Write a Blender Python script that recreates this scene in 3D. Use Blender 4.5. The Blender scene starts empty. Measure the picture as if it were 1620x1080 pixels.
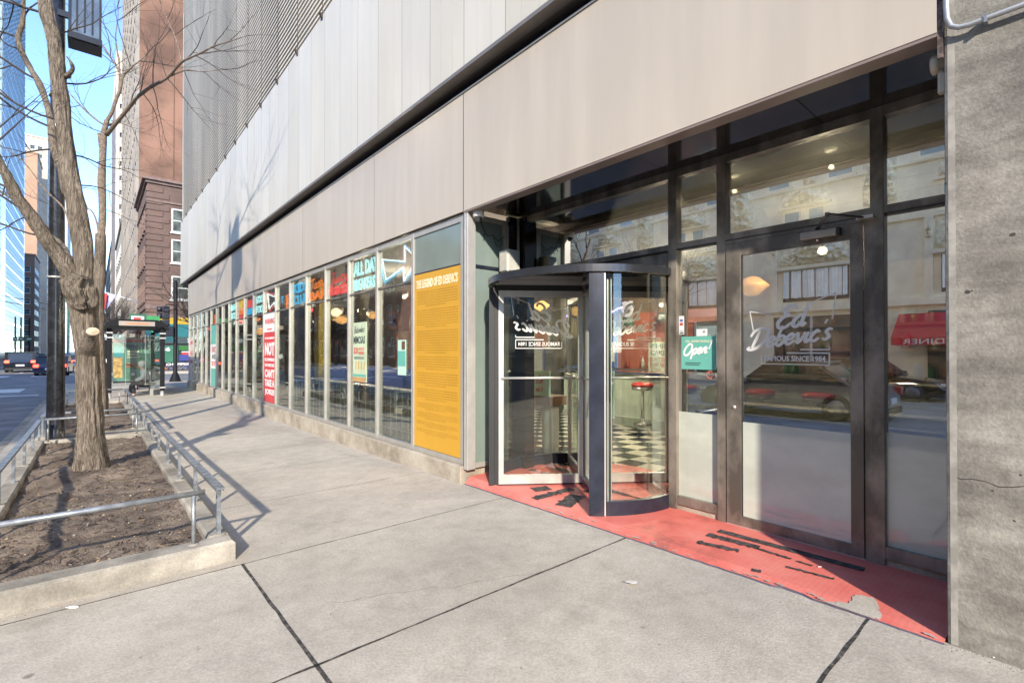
import bpy, bmesh, math, random
from mathutils import Vector, Matrix, noise
random.seed(7)
R = math.radians
sc = bpy.context.scene
COL = sc.collection
CA, SA, FPX = 0.7587, 0.6514, 771.0

def at(px, py, d):
    """photograph pixel + distance along the view axis -> a point of the street"""
    r = (px - 810.0) / FPX * d
    return Vector((r * CA + d * SA, d * CA - r * SA, 1.5 - (py - 555.0) / FPX * d))

def gz(y):
    if y < 1: return -0.006
    if y < 8: return -0.006 - 0.114 * (y - 1) / 7
    if y < 15: return -0.12 - 0.04 * (y - 8) / 7
    return -0.16

# ------------------------------------------------------------ materials
MATS = {}
def nodes_of(name):
    m = bpy.data.materials.new(name); m.use_nodes = True
    nt = m.node_tree; b = nt.nodes['Principled BSDF']
    return m, nt, b

def mat(name, col, rough=0.6, metal=0.0, var=0.08, scale=3.0, bump=0.0, bscale=60.0, emit=0.0,
        stretch=None, col2=None, lo=0.42, hi=0.62, spec=None, coat=0.0, detail=6):
    if name in MATS: return MATS[name]
    m, nt, b = nodes_of(name)
    L = nt.links.new
    tc = nt.nodes.new('ShaderNodeTexCoord')
    mp = nt.nodes.new('ShaderNodeMapping')
    if stretch: mp.inputs['Scale'].default_value = stretch
    L(tc.outputs['Object'], mp.inputs['Vector'])
    n = nt.nodes.new('ShaderNodeTexNoise'); n.inputs['Scale'].default_value = scale
    n.inputs['Detail'].default_value = detail; n.inputs['Roughness'].default_value = 0.6
    L(mp.outputs[0], n.inputs['Vector'])
    cr = nt.nodes.new('ShaderNodeValToRGB')
    cr.color_ramp.elements[0].position = lo; cr.color_ramp.elements[1].position = hi
    if col2 is None:
        a = [max(0, c * (1 - var)) for c in col]; z = [min(1, c * (1 + var)) for c in col]
    else: a, z = col, col2
    cr.color_ramp.elements[0].color = (*a, 1); cr.color_ramp.elements[1].color = (*z, 1)
    L(n.outputs['Fac'], cr.inputs['Fac']); L(cr.outputs['Color'], b.inputs['Base Color'])
    b.inputs['Roughness'].default_value = rough; b.inputs['Metallic'].default_value = metal
    if spec is not None: b.inputs['Specular IOR Level'].default_value = spec
    if coat: b.inputs['Coat Weight'].default_value = coat
    if bump:
        n2 = nt.nodes.new('ShaderNodeTexNoise'); n2.inputs['Scale'].default_value = bscale; n2.inputs['Detail'].default_value = 4
        L(mp.outputs[0], n2.inputs['Vector'])
        bp = nt.nodes.new('ShaderNodeBump'); bp.inputs['Strength'].default_value = bump; bp.inputs['Distance'].default_value = 0.02
        L(n2.outputs['Fac'], bp.inputs['Height']); L(bp.outputs[0], b.inputs['Normal'])
    if emit:
        b.inputs['Emission Color'].default_value = (*col, 1); b.inputs['Emission Strength'].default_value = emit
    MATS[name] = m
    return m

def glass(name, tint=(0.8, 0.85, 0.83), refl=0.25, rough=0.0, wob=0.02, wscale=1.3, gain=.5):
    if name in MATS: return MATS[name]
    m = bpy.data.materials.new(name); m.use_nodes = True
    nt = m.node_tree; nt.nodes.remove(nt.nodes['Principled BSDF']); L = nt.links.new
    out = nt.nodes['Material Output']
    tr = nt.nodes.new('ShaderNodeBsdfTransparent'); tr.inputs['Color'].default_value = (*tint, 1)
    gl = nt.nodes.new('ShaderNodeBsdfGlossy'); gl.inputs['Roughness'].default_value = rough
    gl.inputs['Color'].default_value = (0.97, 0.97, 0.95, 1)
    mx = nt.nodes.new('ShaderNodeMixShader')
    fr = nt.nodes.new('ShaderNodeLayerWeight'); fr.inputs['Blend'].default_value = 0.35
    mr = nt.nodes.new('ShaderNodeMapRange'); mr.inputs['To Min'].default_value = refl; mr.inputs['To Max'].default_value = min(1, refl + gain)
    L(fr.outputs['Fresnel'], mr.inputs['Value']); L(mr.outputs[0], mx.inputs['Fac'])
    L(tr.outputs[0], mx.inputs[1]); L(gl.outputs[0], mx.inputs[2]); L(mx.outputs[0], out.inputs['Surface'])
    if wob:
        tc = nt.nodes.new('ShaderNodeTexCoord'); n = nt.nodes.new('ShaderNodeTexNoise')
        n.inputs['Scale'].default_value = wscale; n.inputs['Detail'].default_value = 1.5
        L(tc.outputs['Object'], n.inputs['Vector'])
        bp = nt.nodes.new('ShaderNodeBump'); bp.inputs['Strength'].default_value = 1.0; bp.inputs['Distance'].default_value = wob
        L(n.outputs['Fac'], bp.inputs['Height']); L(bp.outputs[0], gl.inputs['Normal'])
    MATS[name] = m
    return m

def emis(name, col, s):
    if name in MATS: return MATS[name]
    m, nt, b = nodes_of(name)
    b.inputs['Base Color'].default_value = (*col, 1)
    b.inputs['Emission Color'].default_value = (*col, 1); b.inputs['Emission Strength'].default_value = s
    MATS[name] = m
    return m

def concrete(name, base, dark, light, stain, sc1=0.55, pit=0.4, bump=0.25, streak=None):
    m, nt, b = nodes_of(name); L = nt.links.new
    tc = nt.nodes.new('ShaderNodeTexCoord')
    def noi(s, d=6, r=0.6, st=None):
        n = nt.nodes.new('ShaderNodeTexNoise'); n.inputs['Scale'].default_value = s
        n.inputs['Detail'].default_value = d; n.inputs['Roughness'].default_value = r
        if st:
            mp = nt.nodes.new('ShaderNodeMapping'); mp.inputs['Scale'].default_value = st
            L(tc.outputs['Object'], mp.inputs[0]); L(mp.outputs[0], n.inputs['Vector'])
        else: L(tc.outputs['Object'], n.inputs['Vector'])
        return n
    def ramp(src, els):
        c = nt.nodes.new('ShaderNodeValToRGB'); e = c.color_ramp.elements
        e[0].position, e[0].color = els[0][0], (*els[0][1], 1)
        e[1].position, e[1].color = els[-1][0], (*els[-1][1], 1)
        for p, q in els[1:-1]:
            k = e.new(p); k.color = (*q, 1)
        L(src, c.inputs['Fac']); return c
    def mix(f, a, bb, mode='MIX'):
        x = nt.nodes.new('ShaderNodeMix'); x.data_type = 'RGBA'; x.blend_type = mode
        if hasattr(f, 'links'): L(f, x.inputs[0])
        else: x.inputs[0].default_value = f
        for s, v in ((6, a), (7, bb)):
            if hasattr(v, 'links'): L(v, x.inputs[s])
            else: x.inputs[s].default_value = (*v, 1)
        return x.outputs[2]
    n1 = noi(sc1, 8, 0.62); n2 = noi(6, 8, 0.7); n3 = noi(70, 3, 0.6); n4 = noi(1.7, 5, 0.7)
    c1 = ramp(n1.outputs['Fac'], [(0.32, dark), (0.5, base), (0.66, light)])
    c2 = ramp(n2.outputs['Fac'], [(0.34, (0.84, 0.83, 0.81)), (0.62, (1.05, 1.045, 1.03))])
    c = mix(0.8, c1.outputs[0], c2.outputs[0], 'MULTIPLY')
    c3 = ramp(n3.outputs['Fac'], [(0.35, (0.80, 0.80, 0.80)), (0.65, (1.12, 1.12, 1.12))])
    c = mix(0.7, c, c3.outputs[0], 'MULTIPLY')
    st = ramp(n4.outputs['Fac'], [(0.57, (0, 0, 0)), (0.70, (1, 1, 1))])
    mm = nt.nodes.new('ShaderNodeMath'); mm.operation = 'MULTIPLY'; mm.inputs[1].default_value = 0.5
    L(st.outputs[0], mm.inputs[0]); c = mix(mm.outputs[0], c, stain)
    # old chewing gum and pinholes
    vo = nt.nodes.new('ShaderNodeTexVoronoi'); vo.inputs['Scale'].default_value = 1.9
    L(tc.outputs['Object'], vo.inputs['Vector'])
    sp = ramp(vo.outputs['Distance'], [(0.030, (1, 1, 1)), (0.050, (0, 0, 0))])
    m2 = nt.nodes.new('ShaderNodeMath'); m2.operation = 'MULTIPLY'; m2.inputs[1].default_value = pit
    L(sp.outputs[0], m2.inputs[0]); c = mix(m2.outputs[0], c, tuple(q * 0.35 for q in stain))
    vo2 = nt.nodes.new('ShaderNodeTexVoronoi'); vo2.inputs['Scale'].default_value = 5.3; L(tc.outputs['Object'], vo2.inputs['Vector'])
    sp2 = ramp(vo2.outputs['Distance'], [(0.035, (1, 1, 1)), (0.055, (0, 0, 0))])
    m3 = nt.nodes.new('ShaderNodeMath'); m3.operation = 'MULTIPLY'; m3.inputs[1].default_value = pit * .8
    L(sp2.outputs[0], m3.inputs[0]); c = mix(m3.outputs[0], c, tuple(q * 0.45 for q in stain))
    if streak:
        n5 = noi(1.0, 6, .6, streak); c5 = ramp(n5.outputs['Fac'], [(0.36, (0.74, 0.735, 0.72)), (0.5, (.98, .98, .97)), (0.62, (1.16, 1.15, 1.13))])
        c = mix(.8, c, c5.outputs[0], 'MULTIPLY')
    L(c, b.inputs['Base Color'])
    b.inputs['Roughness'].default_value = 0.85; b.inputs['Specular IOR Level'].default_value = 0.25
    bp = nt.nodes.new('ShaderNodeBump'); bp.inputs['Strength'].default_value = bump; bp.inputs['Distance'].default_value = 0.01
    ad = nt.nodes.new('ShaderNodeMath'); ad.operation = 'ADD'
    L(n3.outputs['Fac'], ad.inputs[0]); L(n2.outputs['Fac'], ad.inputs[1]); L(ad.outputs[0], bp.inputs['Height'])
    L(bp.outputs[0], b.inputs['Normal'])
    MATS[name] = m
    return m

def brick(name, c1, c2, mortar, sx=4.4, w=0.5, h=0.25, rough=0.85, axis='xz', bump=0.3, msize=0.03):
    m, nt, b = nodes_of(name); L = nt.links.new
    tc = nt.nodes.new('ShaderNodeTexCoord'); sp = nt.nodes.new('ShaderNodeSeparateXYZ'); cb = nt.nodes.new('ShaderNodeCombineXYZ')
    L(tc.outputs['Object'], sp.inputs[0])
    ad = nt.nodes.new('ShaderNodeMath'); ad.operation = 'ADD'
    L(sp.outputs[0], ad.inputs[0]); L(sp.outputs[1], ad.inputs[1])
    L(ad.outputs[0], cb.inputs[0]); L(sp.outputs[2], cb.inputs[1])
    t = nt.nodes.new('ShaderNodeTexBrick'); t.inputs['Scale'].default_value = sx
    t.inputs['Color1'].default_value = (*c1, 1); t.inputs['Color2'].default_value = (*c2, 1); t.inputs['Mortar'].default_value = (*mortar, 1)
    t.inputs['Mortar Size'].default_value = msize; t.inputs['Brick Width'].default_value = w; t.inputs['Row Height'].default_value = h
    L(cb.outputs[0], t.inputs['Vector'])
    n = nt.nodes.new('ShaderNodeTexNoise'); n.inputs['Scale'].default_value = 0.4; n.inputs['Detail'].default_value = 7
    L(tc.outputs['Object'], n.inputs['Vector'])
    r = nt.nodes.new('ShaderNodeValToRGB'); r.color_ramp.elements[0].position = 0.35; r.color_ramp.elements[0].color = (0.72, 0.72, 0.72, 1)
    r.color_ramp.elements[1].position = 0.7; r.color_ramp.elements[1].color = (1.15, 1.12, 1.1, 1); L(n.outputs['Fac'], r.inputs[0])
    x = nt.nodes.new('ShaderNodeMix'); x.data_type = 'RGBA'; x.blend_type = 'MULTIPLY'; x.inputs[0].default_value = 1
    L(t.outputs['Color'], x.inputs[6]); L(r.outputs[0], x.inputs[7]); L(x.outputs[2], b.inputs['Base Color'])
    b.inputs['Roughness'].default_value = rough
    if bump:
        bp = nt.nodes.new('ShaderNodeBump'); bp.inputs['Strength'].default_value = bump; bp.inputs['Distance'].default_value = 0.01
        iv = nt.nodes.new('ShaderNodeMath'); iv.operation = 'SUBTRACT'; iv.inputs[0].default_value = 1
        L(t.outputs['Fac'], iv.inputs[1]); L(iv.outputs[0], bp.inputs['Height']); L(bp.outputs[0], b.inputs['Normal'])
    MATS[name] = m
    return m

# ------------------------------------------------------------ mesh builder
class MB:
    def __init__(s): s.v = []; s.f = []; s.mi = []; s.ms = []; s.cur = 0; s.smooth = False; s.sm = []
    def m(s, material):
        if material not in s.ms: s.ms.append(material)
        s.cur = s.ms.index(material); return s
    def add(s, vs, fs, smooth=None):
        o = len(s.v); s.v += [Vector(p) for p in vs]
        for f in fs:
            s.f.append([o + i for i in f]); s.mi.append(s.cur); s.sm.append(s.smooth if smooth is None else smooth)
        return s
    def box(s, x0, x1, y0, y1, z0, z1):
        if x0 > x1: x0, x1 = x1, x0
        if y0 > y1: y0, y1 = y1, y0
        if z0 > z1: z0, z1 = z1, z0
        vs = [(x, y, z) for z in (z0, z1) for y in (y0, y1) for x in (x0, x1)]
        return s.add(vs, [(0, 2, 3, 1), (4, 5, 7, 6), (0, 1, 5, 4), (2, 6, 7, 3), (0, 4, 6, 2), (1, 3, 7, 5)], False)
    def bbox(s, x0, x1, y0, y1, z0, z1, b=0.01):
        """box with bevelled edges"""
        bm = bmesh.new(); bmesh.ops.create_cube(bm, size=1)
        for v in bm.verts: v.co = Vector(((x0 + x1) / 2 + v.co.x * abs(x1 - x0), (y0 + y1) / 2 + v.co.y * abs(y1 - y0), (z0 + z1) / 2 + v.co.z * abs(z1 - z0)))
        bmesh.ops.bevel(bm, geom=bm.edges[:], offset=b, segments=2, affect='EDGES', profile=0.5)
        bm.verts.index_update()
        s.add([v.co.copy() for v in bm.verts], [[v.index for v in f.verts] for f in bm.faces], False); bm.free(); return s
    def bar(s, a, b, w, h, up=(0, 0, 1)):
        a = Vector(a); b = Vector(b); d = (b - a).normalized(); up = Vector(up)
        side = d.cross(up)
        if side.length < 1e-4: side = d.cross(Vector((1, 0, 0)))
        side.normalize(); u = side.cross(d).normalized()
        vs = []
        for p in (a, b):
            for i, j in ((-1, -1), (1, -1), (1, 1), (-1, 1)): vs.append(p + side * (w / 2 * i) + u * (h / 2 * j))
        return s.add(vs, [(0, 3, 2, 1), (4, 5, 6, 7), (0, 1, 5, 4), (1, 2, 6, 5), (2, 3, 7, 6), (3, 0, 4, 7)], False)
    def tube(s, pts, rad, n=8, cap=True, smooth=True, jitter=0.0):
        pts = [Vector(p) for p in pts]
        if not hasattr(rad, '__len__'): rad = [rad] * len(pts)
        vs = []; k = len(pts); prev = None
        for i, p in enumerate(pts):
            d = (pts[min(i + 1, k - 1)] - pts[max(i - 1, 0)])
            d = d.normalized() if d.length > 1e-9 else Vector((0, 0, 1))
            if prev is None:
                a = d.cross(Vector((0, 0, 1)) if abs(d.z) < 0.9 else Vector((1, 0, 0))).normalized()
            else:
                a = prev - d * prev.dot(d)
                a = a.normalized() if a.length > 1e-6 else d.cross(Vector((1, 0, 0))).normalized()
            prev = a; b = d.cross(a)
            for j in range(n):
                t = 2 * math.pi * j / n; r = rad[i] * (1 + (random.uniform(-jitter, jitter) if jitter else 0))
                vs.append(p + (a * math.cos(t) + b * math.sin(t)) * r)
        fs = [(i * n + j, i * n + (j + 1) % n, (i + 1) * n + (j + 1) % n, (i + 1) * n + j) for i in range(k - 1) for j in range(n)]
        if cap: fs += [tuple(reversed(range(n))), tuple((k - 1) * n + j for j in range(n))]
        return s.add(vs, fs, smooth)
    def lathe(s, c, prof, n=20, smooth=True, axis='z', squash=1.0):
        c = Vector(c); vs = []
        for r, z in prof:
            for j in range(n):
                t = 2 * math.pi * j / n; p = (r * math.cos(t), r * math.sin(t) * squash, z)
                if axis == 'x': p = (p[2], p[0], p[1])
                if axis == 'y': p = (p[0], p[2], p[1])
                vs.append(c + Vector(p))
        k = len(prof)
        fs = [(i * n + j, i * n + (j + 1) % n, (i + 1) * n + (j + 1) % n, (i + 1) * n + j) for i in range(k - 1) for j in range(n)]
        fs += [tuple(reversed(range(n))), tuple((k - 1) * n + j for j in range(n))]
        return s.add(vs, fs, smooth)
    def prism(s, poly, o, u, w, n, t):
        """polygon in (u,w) coordinates extruded along n by t"""
        o, u, w, n = Vector(o), Vector(u), Vector(w), Vector(n); k = len(poly)
        vs = [o + u * a + w * b for a, b in poly] + [o + u * a + w * b + n * t for a, b in poly]
        fs = [tuple(range(k)), tuple(reversed(range(k, 2 * k)))] + [(i, i + k, (i + 1) % k + k, (i + 1) % k) for i in range(k)]
        return s.add(vs, fs, False)
    def text(s, txt, o, u, w, width, height, depth=0.003, bold=0.0, shear=0.0, n=None, align='fit'):
        """flat lettering fitted in width x height; o = lower left; u,w = directions"""
        vs, fs = text_geo(txt, bold, shear)
        if not vs: return s
        xs = [v.x for v in vs]; ys = [v.y for v in vs]
        x0, x1, y0, y1 = min(xs), max(xs), min(ys), max(ys)
        sx = width / max(1e-6, x1 - x0); sy = height / max(1e-6, y1 - y0)
        o, u, w = Vector(o), Vector(u), Vector(w); nn = Vector(n) if n is not None else u.cross(w)
        out = [o + u * ((v.x - x0) * sx) + w * ((v.y - y0) * sy) + nn * (v.z * depth) for v in vs]
        return s.add(out, fs, False)
    def ribbon(s, pts, wid, o, u, w, n, lift, sm=6, closed=False, taper=True):
        P = catmull(pts, sm); k = len(P); vs = []
        for i, p in enumerate(P):
            a = P[max(0, i - 1)]; b = P[min(k - 1, i + 1)]
            d = Vector((b[0] - a[0], b[1] - a[1])); d = d.normalized() if d.length > 1e-9 else Vector((1, 0))
            nx, ny = -d.y, d.x
            t = i / max(1, k - 1); ww = wid / 2
            if taper: ww *= 0.55 + 0.45 * math.sin(math.pi * min(1, max(0, t)))  ** 0.5
            for sg in (-1, 1):
                q = Vector(o) + Vector(u) * (p[0] + nx * ww * sg) + Vector(w) * (p[1] + ny * ww * sg)
                vs.append(q + Vector(n) * (lift + i * .00004))
        fs = [(2 * i, 2 * i + 1, 2 * i + 3, 2 * i + 2) for i in range(k - 1)]
        return s.add(vs, fs, False)
    def build(s, name, parent=None, mats=None, world=True):
        me = bpy.data.meshes.new(name)
        off = Vector((0, 0, 0))
        if parent is not None and world:
            q = parent
            while q is not None: off = off + q.location; q = q.parent
        me.from_pydata([tuple(p - off) for p in s.v], [], s.f)
        for mm in s.ms: me.materials.append(mm)
        me.polygons.foreach_set('material_index', s.mi); me.polygons.foreach_set('use_smooth', s.sm); me.update()
        o = bpy.data.objects.new(name, me); COL.objects.link(o)
        if parent is not None: o.parent = parent
        return o

_tc = {}
def text_geo(txt, bold=0.0, shear=0.0):
    key = (txt, bold, shear)
    if key not in _tc:
        c = bpy.data.curves.new('t', 'FONT'); c.body = txt; c.offset = bold; c.shear = shear; c.extrude = 0.5; c.resolution_u = 2
        c.align_x = 'CENTER'
        o = bpy.data.objects.new('t', c); COL.objects.link(o)
        dg = bpy.context.evaluated_depsgraph_get(); dg.update()
        me = bpy.data.meshes.new_from_object(o.evaluated_get(dg))
        _tc[key] = ([v.co.copy() for v in me.vertices], [tuple(p.vertices) for p in me.polygons])
        bpy.data.objects.remove(o); bpy.data.meshes.remove(me); bpy.data.curves.remove(c)
    return _tc[key]

def catmull(p, n=6):
    if len(p) < 3: return [tuple(q) for q in p]
    out = []; q = [p[0]] + list(p) + [p[-1]]
    for i in range(1, len(q) - 2):
        a, b, c, d = q[i - 1], q[i], q[i + 1], q[i + 2]
        for k in range(n):
            t = k / n
            out.append(tuple(0.5 * ((2 * b[j]) + (-a[j] + c[j]) * t + (2 * a[j] - 5 * b[j] + 4 * c[j] - d[j]) * t * t + (-a[j] + 3 * b[j] - 3 * c[j] + d[j]) * t ** 3) for j in range(len(b))))
    out.append(tuple(p[-1])); return out

def tag(o, label=None, cat=None, group=None, kind=None):
    if label: o['label'] = label
    if cat: o['category'] = cat
    if group: o['group'] = group
    if kind: o['kind'] = kind
    return o
def empty(name, loc=(0, 0, 0), label=None, cat=None, group=None):
    o = bpy.data.objects.new(name, None); COL.objects.link(o); o.location = loc; o.empty_display_size = 0.2
    return tag(o, label, cat, group)
def struct(mb, name):
    return tag(mb.build(name), kind='structure')
KIDS = {}
def copy_tree(o, parent=None, top=True):
    c = o.copy(); COL.objects.link(c); c.parent = parent
    for ch in list(o.children): copy_tree(ch, c, False)
    return c

# ------------------------------------------------------------ brush lettering
GL = {
 'E': (1.45, [[(1.45, 1.6), (1.2, 1.98), (0.75, 2.0), (0.45, 1.65), (0.62, 1.25), (1.0, 1.12), (0.5, 1.0), (0.12, 0.55), (0.35, 0.05), (0.9, 0.0), (1.4, 0.4)]]),
 'd': (1.1, [[(0.9, .8), (0.55, 1.0), (0.12, .6), (0.15, .1), (0.5, 0), (0.85, .45)], [(1.0, 2.05), (0.85, .45), (0.95, 0.03), (1.25, .25)]]),
 'D': (1.85, [[(0.72, 1.85), (0.55, 1), (0.35, 0.1)], [(-.15, 1.35), (0.1, 1.9), (0.9, 2.1), (1.65, 1.75), (1.7, .9), (1.1, .15), (.35, -0.1), (-.1, .02), (.1, .25)]]),
 'e': (.88, [[(0.1, .42), (.6, .55), (.72, .85), (.42, 1.02), (.08, .65), (.12, .18), (.45, 0.0), (.92, .3)]]),
 'b': (1.0, [[(0.25, 2.05), (0.15, 1.0), (0.15, .2), (.5, 0), (.85, .35), (.8, .85), (.5, 1.0), (.2, .7)], [(.78, .9), (1.1, .8)]]),
 'v': (.95, [[(0.0, .8), (.18, 1.0), (.28, .5), (.4, 0.02), (.75, .5), (.88, 1.05)]]),
 'i': (.5, [[(.2, 1.0), (.12, .3), (.25, 0), (.6, .3)], [(.3, 1.4), (.34, 1.52)]]),
 'c': (.8, [[(.75, .8), (.5, 1.02), (.1, .6), (.15, .12), (.5, 0), (.85, .25)]]),
 "'": (.3, [[(.28, 2.0), (.15, 1.6)]]),
 's': (.75, [[(.75, .9), (.42, 1.02), (.2, .78), (.42, .52), (.6, .25), (.35, .0), (.0, .15)]]),
 'O': (1.8, [[(.95, 2.0), (.35, 1.6), (.05, .8), (.35, .1), (1.0, .05), (1.55, .8), (1.4, 1.7), (.95, 2.0), (.45, 1.9)]]),
 'p': (1.0, [[(.2, 1.05), (.1, .2), (-.05, -.8)], [(.15, .6), (.5, 1.02), (.85, .8), (.75, .25), (.4, .02), (.12, .2)]]),
 'n': (1.0, [[(.2, 1.0), (.1, 0.0)], [(.12, .4), (.45, .98), (.75, .85), (.65, .2), (.8, .0), (1.05, .2)]]),
 '!': (.5, [[(.5, 2.1), (.25, .55)], [(.17, .12), (.19, .02)]]),
 'o': (.9, [[(.5, 1.0), (.1, .7), (.12, .15), (.5, 0), (.82, .4), (.7, .9), (.5, 1.0), (.95, .9)]]),
 't': (.6, [[(.3, 1.7), (.15, .3), (.35, 0), (.65, .25)], [(-.05, 1.1), (.6, 1.15)]]),
 'B': (1.3, [[(.4, 1.95), (.25, 1), (.1, 0)], [(.0, 1.7), (.6, 2.05), (1.15, 1.7), (.9, 1.2), (.4, 1.05), (1.05, .95), (1.2, .4), (.7, 0), (.1, .05)]]),
 'm': (1.4, [[(.2, 1.0), (.1, 0.0)], [(.12, .4), (.4, .98), (.6, .8), (.55, 0)], [(.57, .4), (.85, .98), (1.1, .85), (1.05, .1), (1.4, .25)]]),
 'l': (.5, [[(.35, 2.0), (.15, .4), (.25, 0), (.6, .3)]]),
 'T': (1.2, [[(.0, 1.8), (.4, 2.0), (1.3, 2.0)], [(.75, 2.0), (.6, 1.0), (.4, 0)]]),
 'a': (1.0, [[(0.8, .85), (0.5, 1.0), (0.1, .6), (0.15, .1), (0.5, 0), (0.8, .5), (.85, 1.0)], [(.83, .8), (.8, .1), (1.1, .2)]]),
 'y': (.95, [[(.1, 1.0), (.15, .3), (.5, .1), (.75, .6), (.85, 1.0)], [(.85, 1.0), (.7, 0), (.4, -.7), (0, -.5)]]),
 'J': (1.0, [[(.3, 1.9), (1.1, 2.0)], [(.85, 2.0), (.7, .3), (.3, -.1), (-.1, .2)]]),
 'u': (1.0, [[(.15, 1.0), (.12, .25), (.4, 0), (.75, .5), (.8, 1.0)], [(.8, .8), (.8, .1), (1.1, .2)]]),
}
def brush(mb, txt, o, u, w, n, size, wid, shear=0.28, rise=0.12, sp=1.0, lift0=0.0012, mirror=False, track=0.04):
    """brush-script lettering; size = x-height"""
    x = 0; k = 0
    tot = sum((GL[c][0] + track) for c in txt) * sp
    for c in txt:
        adv, strokes = GL[c]
        for st in strokes:
            P = []
            for a, b in st:
                X = (x + a * sp + b * shear) * size; Y = (b + rise * (x + a)) * size
                P.append(((tot * size - X) if mirror else X, Y))
            mb.ribbon(P, wid, o, u, w, n, lift0 + 0.0002 * (k % 5), sm=6); k += 1
        x += (adv + track) * sp
    return tot * size
# ============================================================ MATERIALS
M_walk = concrete('sidewalk_concrete', (0.455, 0.408, 0.34), (0.37, 0.33, 0.275), (0.50, 0.45, 0.38), (0.27, 0.235, 0.19), pit=.6)
M_walks = [M_walk, M_walk, concrete('sidewalk_concrete_pale', (0.475, 0.428, 0.358), (0.39, 0.35, 0.292), (0.51, 0.462, 0.39), (0.29, 0.255, 0.205), sc1=.7, pit=.6), concrete('sidewalk_concrete_grey', (0.435, 0.39, 0.326), (0.345, 0.308, 0.258), (0.48, 0.432, 0.364), (0.25, 0.22, 0.18), sc1=.8, pit=.6)]
M_kerb = concrete('kerb_concrete', (0.33, 0.30, 0.255), (0.22, 0.20, 0.17), (0.42, 0.385, 0.33), (0.13, 0.118, 0.10), sc1=2.6, streak=(2.5, 2.5, 5))
M_pillar = concrete('cast_concrete', (0.245, 0.228, 0.20), (0.175, 0.162, 0.143), (0.33, 0.308, 0.272), (0.10, 0.09, 0.078), sc1=3.5, pit=0.95, bump=0.3, streak=(2, 2.2, 14))
M_base = concrete('base_concrete', (0.40, 0.35, 0.28), (0.26, 0.22, 0.17), (0.50, 0.45, 0.37), (0.18, 0.15, 0.11), sc1=2.4)
M_joint = mat('joint_dirt', (0.07, 0.062, 0.052), 0.95, var=0.6, scale=25, bump=0.5)
M_road = mat('asphalt', (0.19, 0.19, 0.195), 0.85, var=0.22, scale=1.2, bump=0.3, bscale=120)
M_paint = mat('road_paint', (0.62, 0.62, 0.60), 0.7, var=0.2, scale=9)
M_panel = mat('metal_panel', (0.48, 0.42, 0.345), 0.36, 0.0, var=0.055, scale=2.2, stretch=(1, 1, 0.12), spec=0.5)
M_clad = mat('glass_channel_panel', (0.57, 0.535, 0.46), 0.42, var=0.09, scale=0.9, stretch=(1, 1, 0.25), spec=0.5, lo=0.3, hi=0.7)
M_louv = mat('louver_metal', (0.58, 0.53, 0.45), 0.5, 0.0, var=0.14, scale=0.6, stretch=(1, 1, .2))
M_louvback = mat('louver_backing', (0.36, 0.335, 0.28), 0.7, var=0.45, scale=0.55, stretch=(1, 1, 0.3), lo=0.35, hi=0.65)
M_dkbrown = mat('dark_reveal', (0.045, 0.036, 0.032), 0.5, var=0.3, scale=4)
M_frame = mat('aluminium_frame', (0.44, 0.42, 0.375), 0.38, 0.35, var=0.06, scale=5)
M_bronze = mat('bronze_frame', (0.20, 0.175, 0.145), 0.36, 0.3, var=0.45, scale=3.5, stretch=(1, 1, 0.6), bump=0.05, bscale=25)
M_black = mat('black_gloss', (0.016, 0.011, 0.008), 0.10, 0.0, var=0.3, scale=5, spec=0.6, coat=0.5)
M_rubber = mat('black_rubber', (0.02, 0.02, 0.02), 0.6)
M_navy = mat('navy_metal', (0.022, 0.026, 0.042), 0.30, 0.3, var=0.2, scale=6, coat=0.2)
M_canopy = mat('canopy_metal', (0.055, 0.057, 0.065), 0.27, 0.6, var=0.15, scale=4)
M_silver = mat('satin_silver', (0.56, 0.53, 0.49), 0.36, 0.5, var=0.05, scale=8)
M_frost = mat('grey_green_backed_glass', (0.19, 0.235, 0.21), 0.12, var=0.06, scale=1.5, spec=0.5)
M_yellow = mat('yellow_vinyl', (0.60, 0.32, 0.03), 0.45, var=0.03, scale=2)
M_yellowink = mat('ochre_ink', (0.42, 0.22, 0.02), 0.6, var=0.1)
M_cream_t = mat('cream_lettering', (0.80, 0.72, 0.50), 0.6)
M_white = mat('white_vinyl', (0.80, 0.79, 0.77), 0.5, var=0.03)
M_decal = mat('window_decal_white', (0.93, 0.92, 0.90), 0.6, var=0.02)
_nt = M_decal.node_tree; _tr = _nt.nodes.new('ShaderNodeBsdfTranslucent'); _tr.inputs['Color'].default_value = (.95, .94, .92, 1); _mx = _nt.nodes.new('ShaderNodeMixShader'); _mx.inputs[0].default_value = .4
_nt.links.new(_nt.nodes['Principled BSDF'].outputs[0], _mx.inputs[1]); _nt.links.new(_tr.outputs[0], _mx.inputs[2]); _nt.links.new(_mx.outputs[0], _nt.nodes['Material Output'].inputs[0])
M_redv = mat('red_vinyl', (0.62, 0.06, 0.06), 0.5, var=0.08)
M_redink = mat('red_ink', (0.50, 0.05, 0.035), 0.6)
M_teal = mat('teal_vinyl', (0.14, 0.44, 0.36), 0.5, var=0.05)
M_mint = mat('mint_board', (0.50, 0.70, 0.58), 0.6, var=0.04)
M_ink = mat('dark_ink', (0.04, 0.06, 0.06), 0.6)
M_chrome = mat('chrome', (0.75, 0.75, 0.75), 0.10, 1.0, var=0.03)
M_galv = mat('galvanised_steel', (0.27, 0.285, 0.30), 0.42, 0.5, var=0.2, scale=18, stretch=(1, 1, 1))
M_rail = mat('grey_rail_paint', (0.20, 0.215, 0.23), 0.45, 0.3, var=0.35, scale=14, stretch=(1, 1, 1))
M_wood = mat('brown_wood', (0.20, 0.10, 0.05), 0.5, var=0.3, scale=6, stretch=(1, 1, 0.2))
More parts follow.
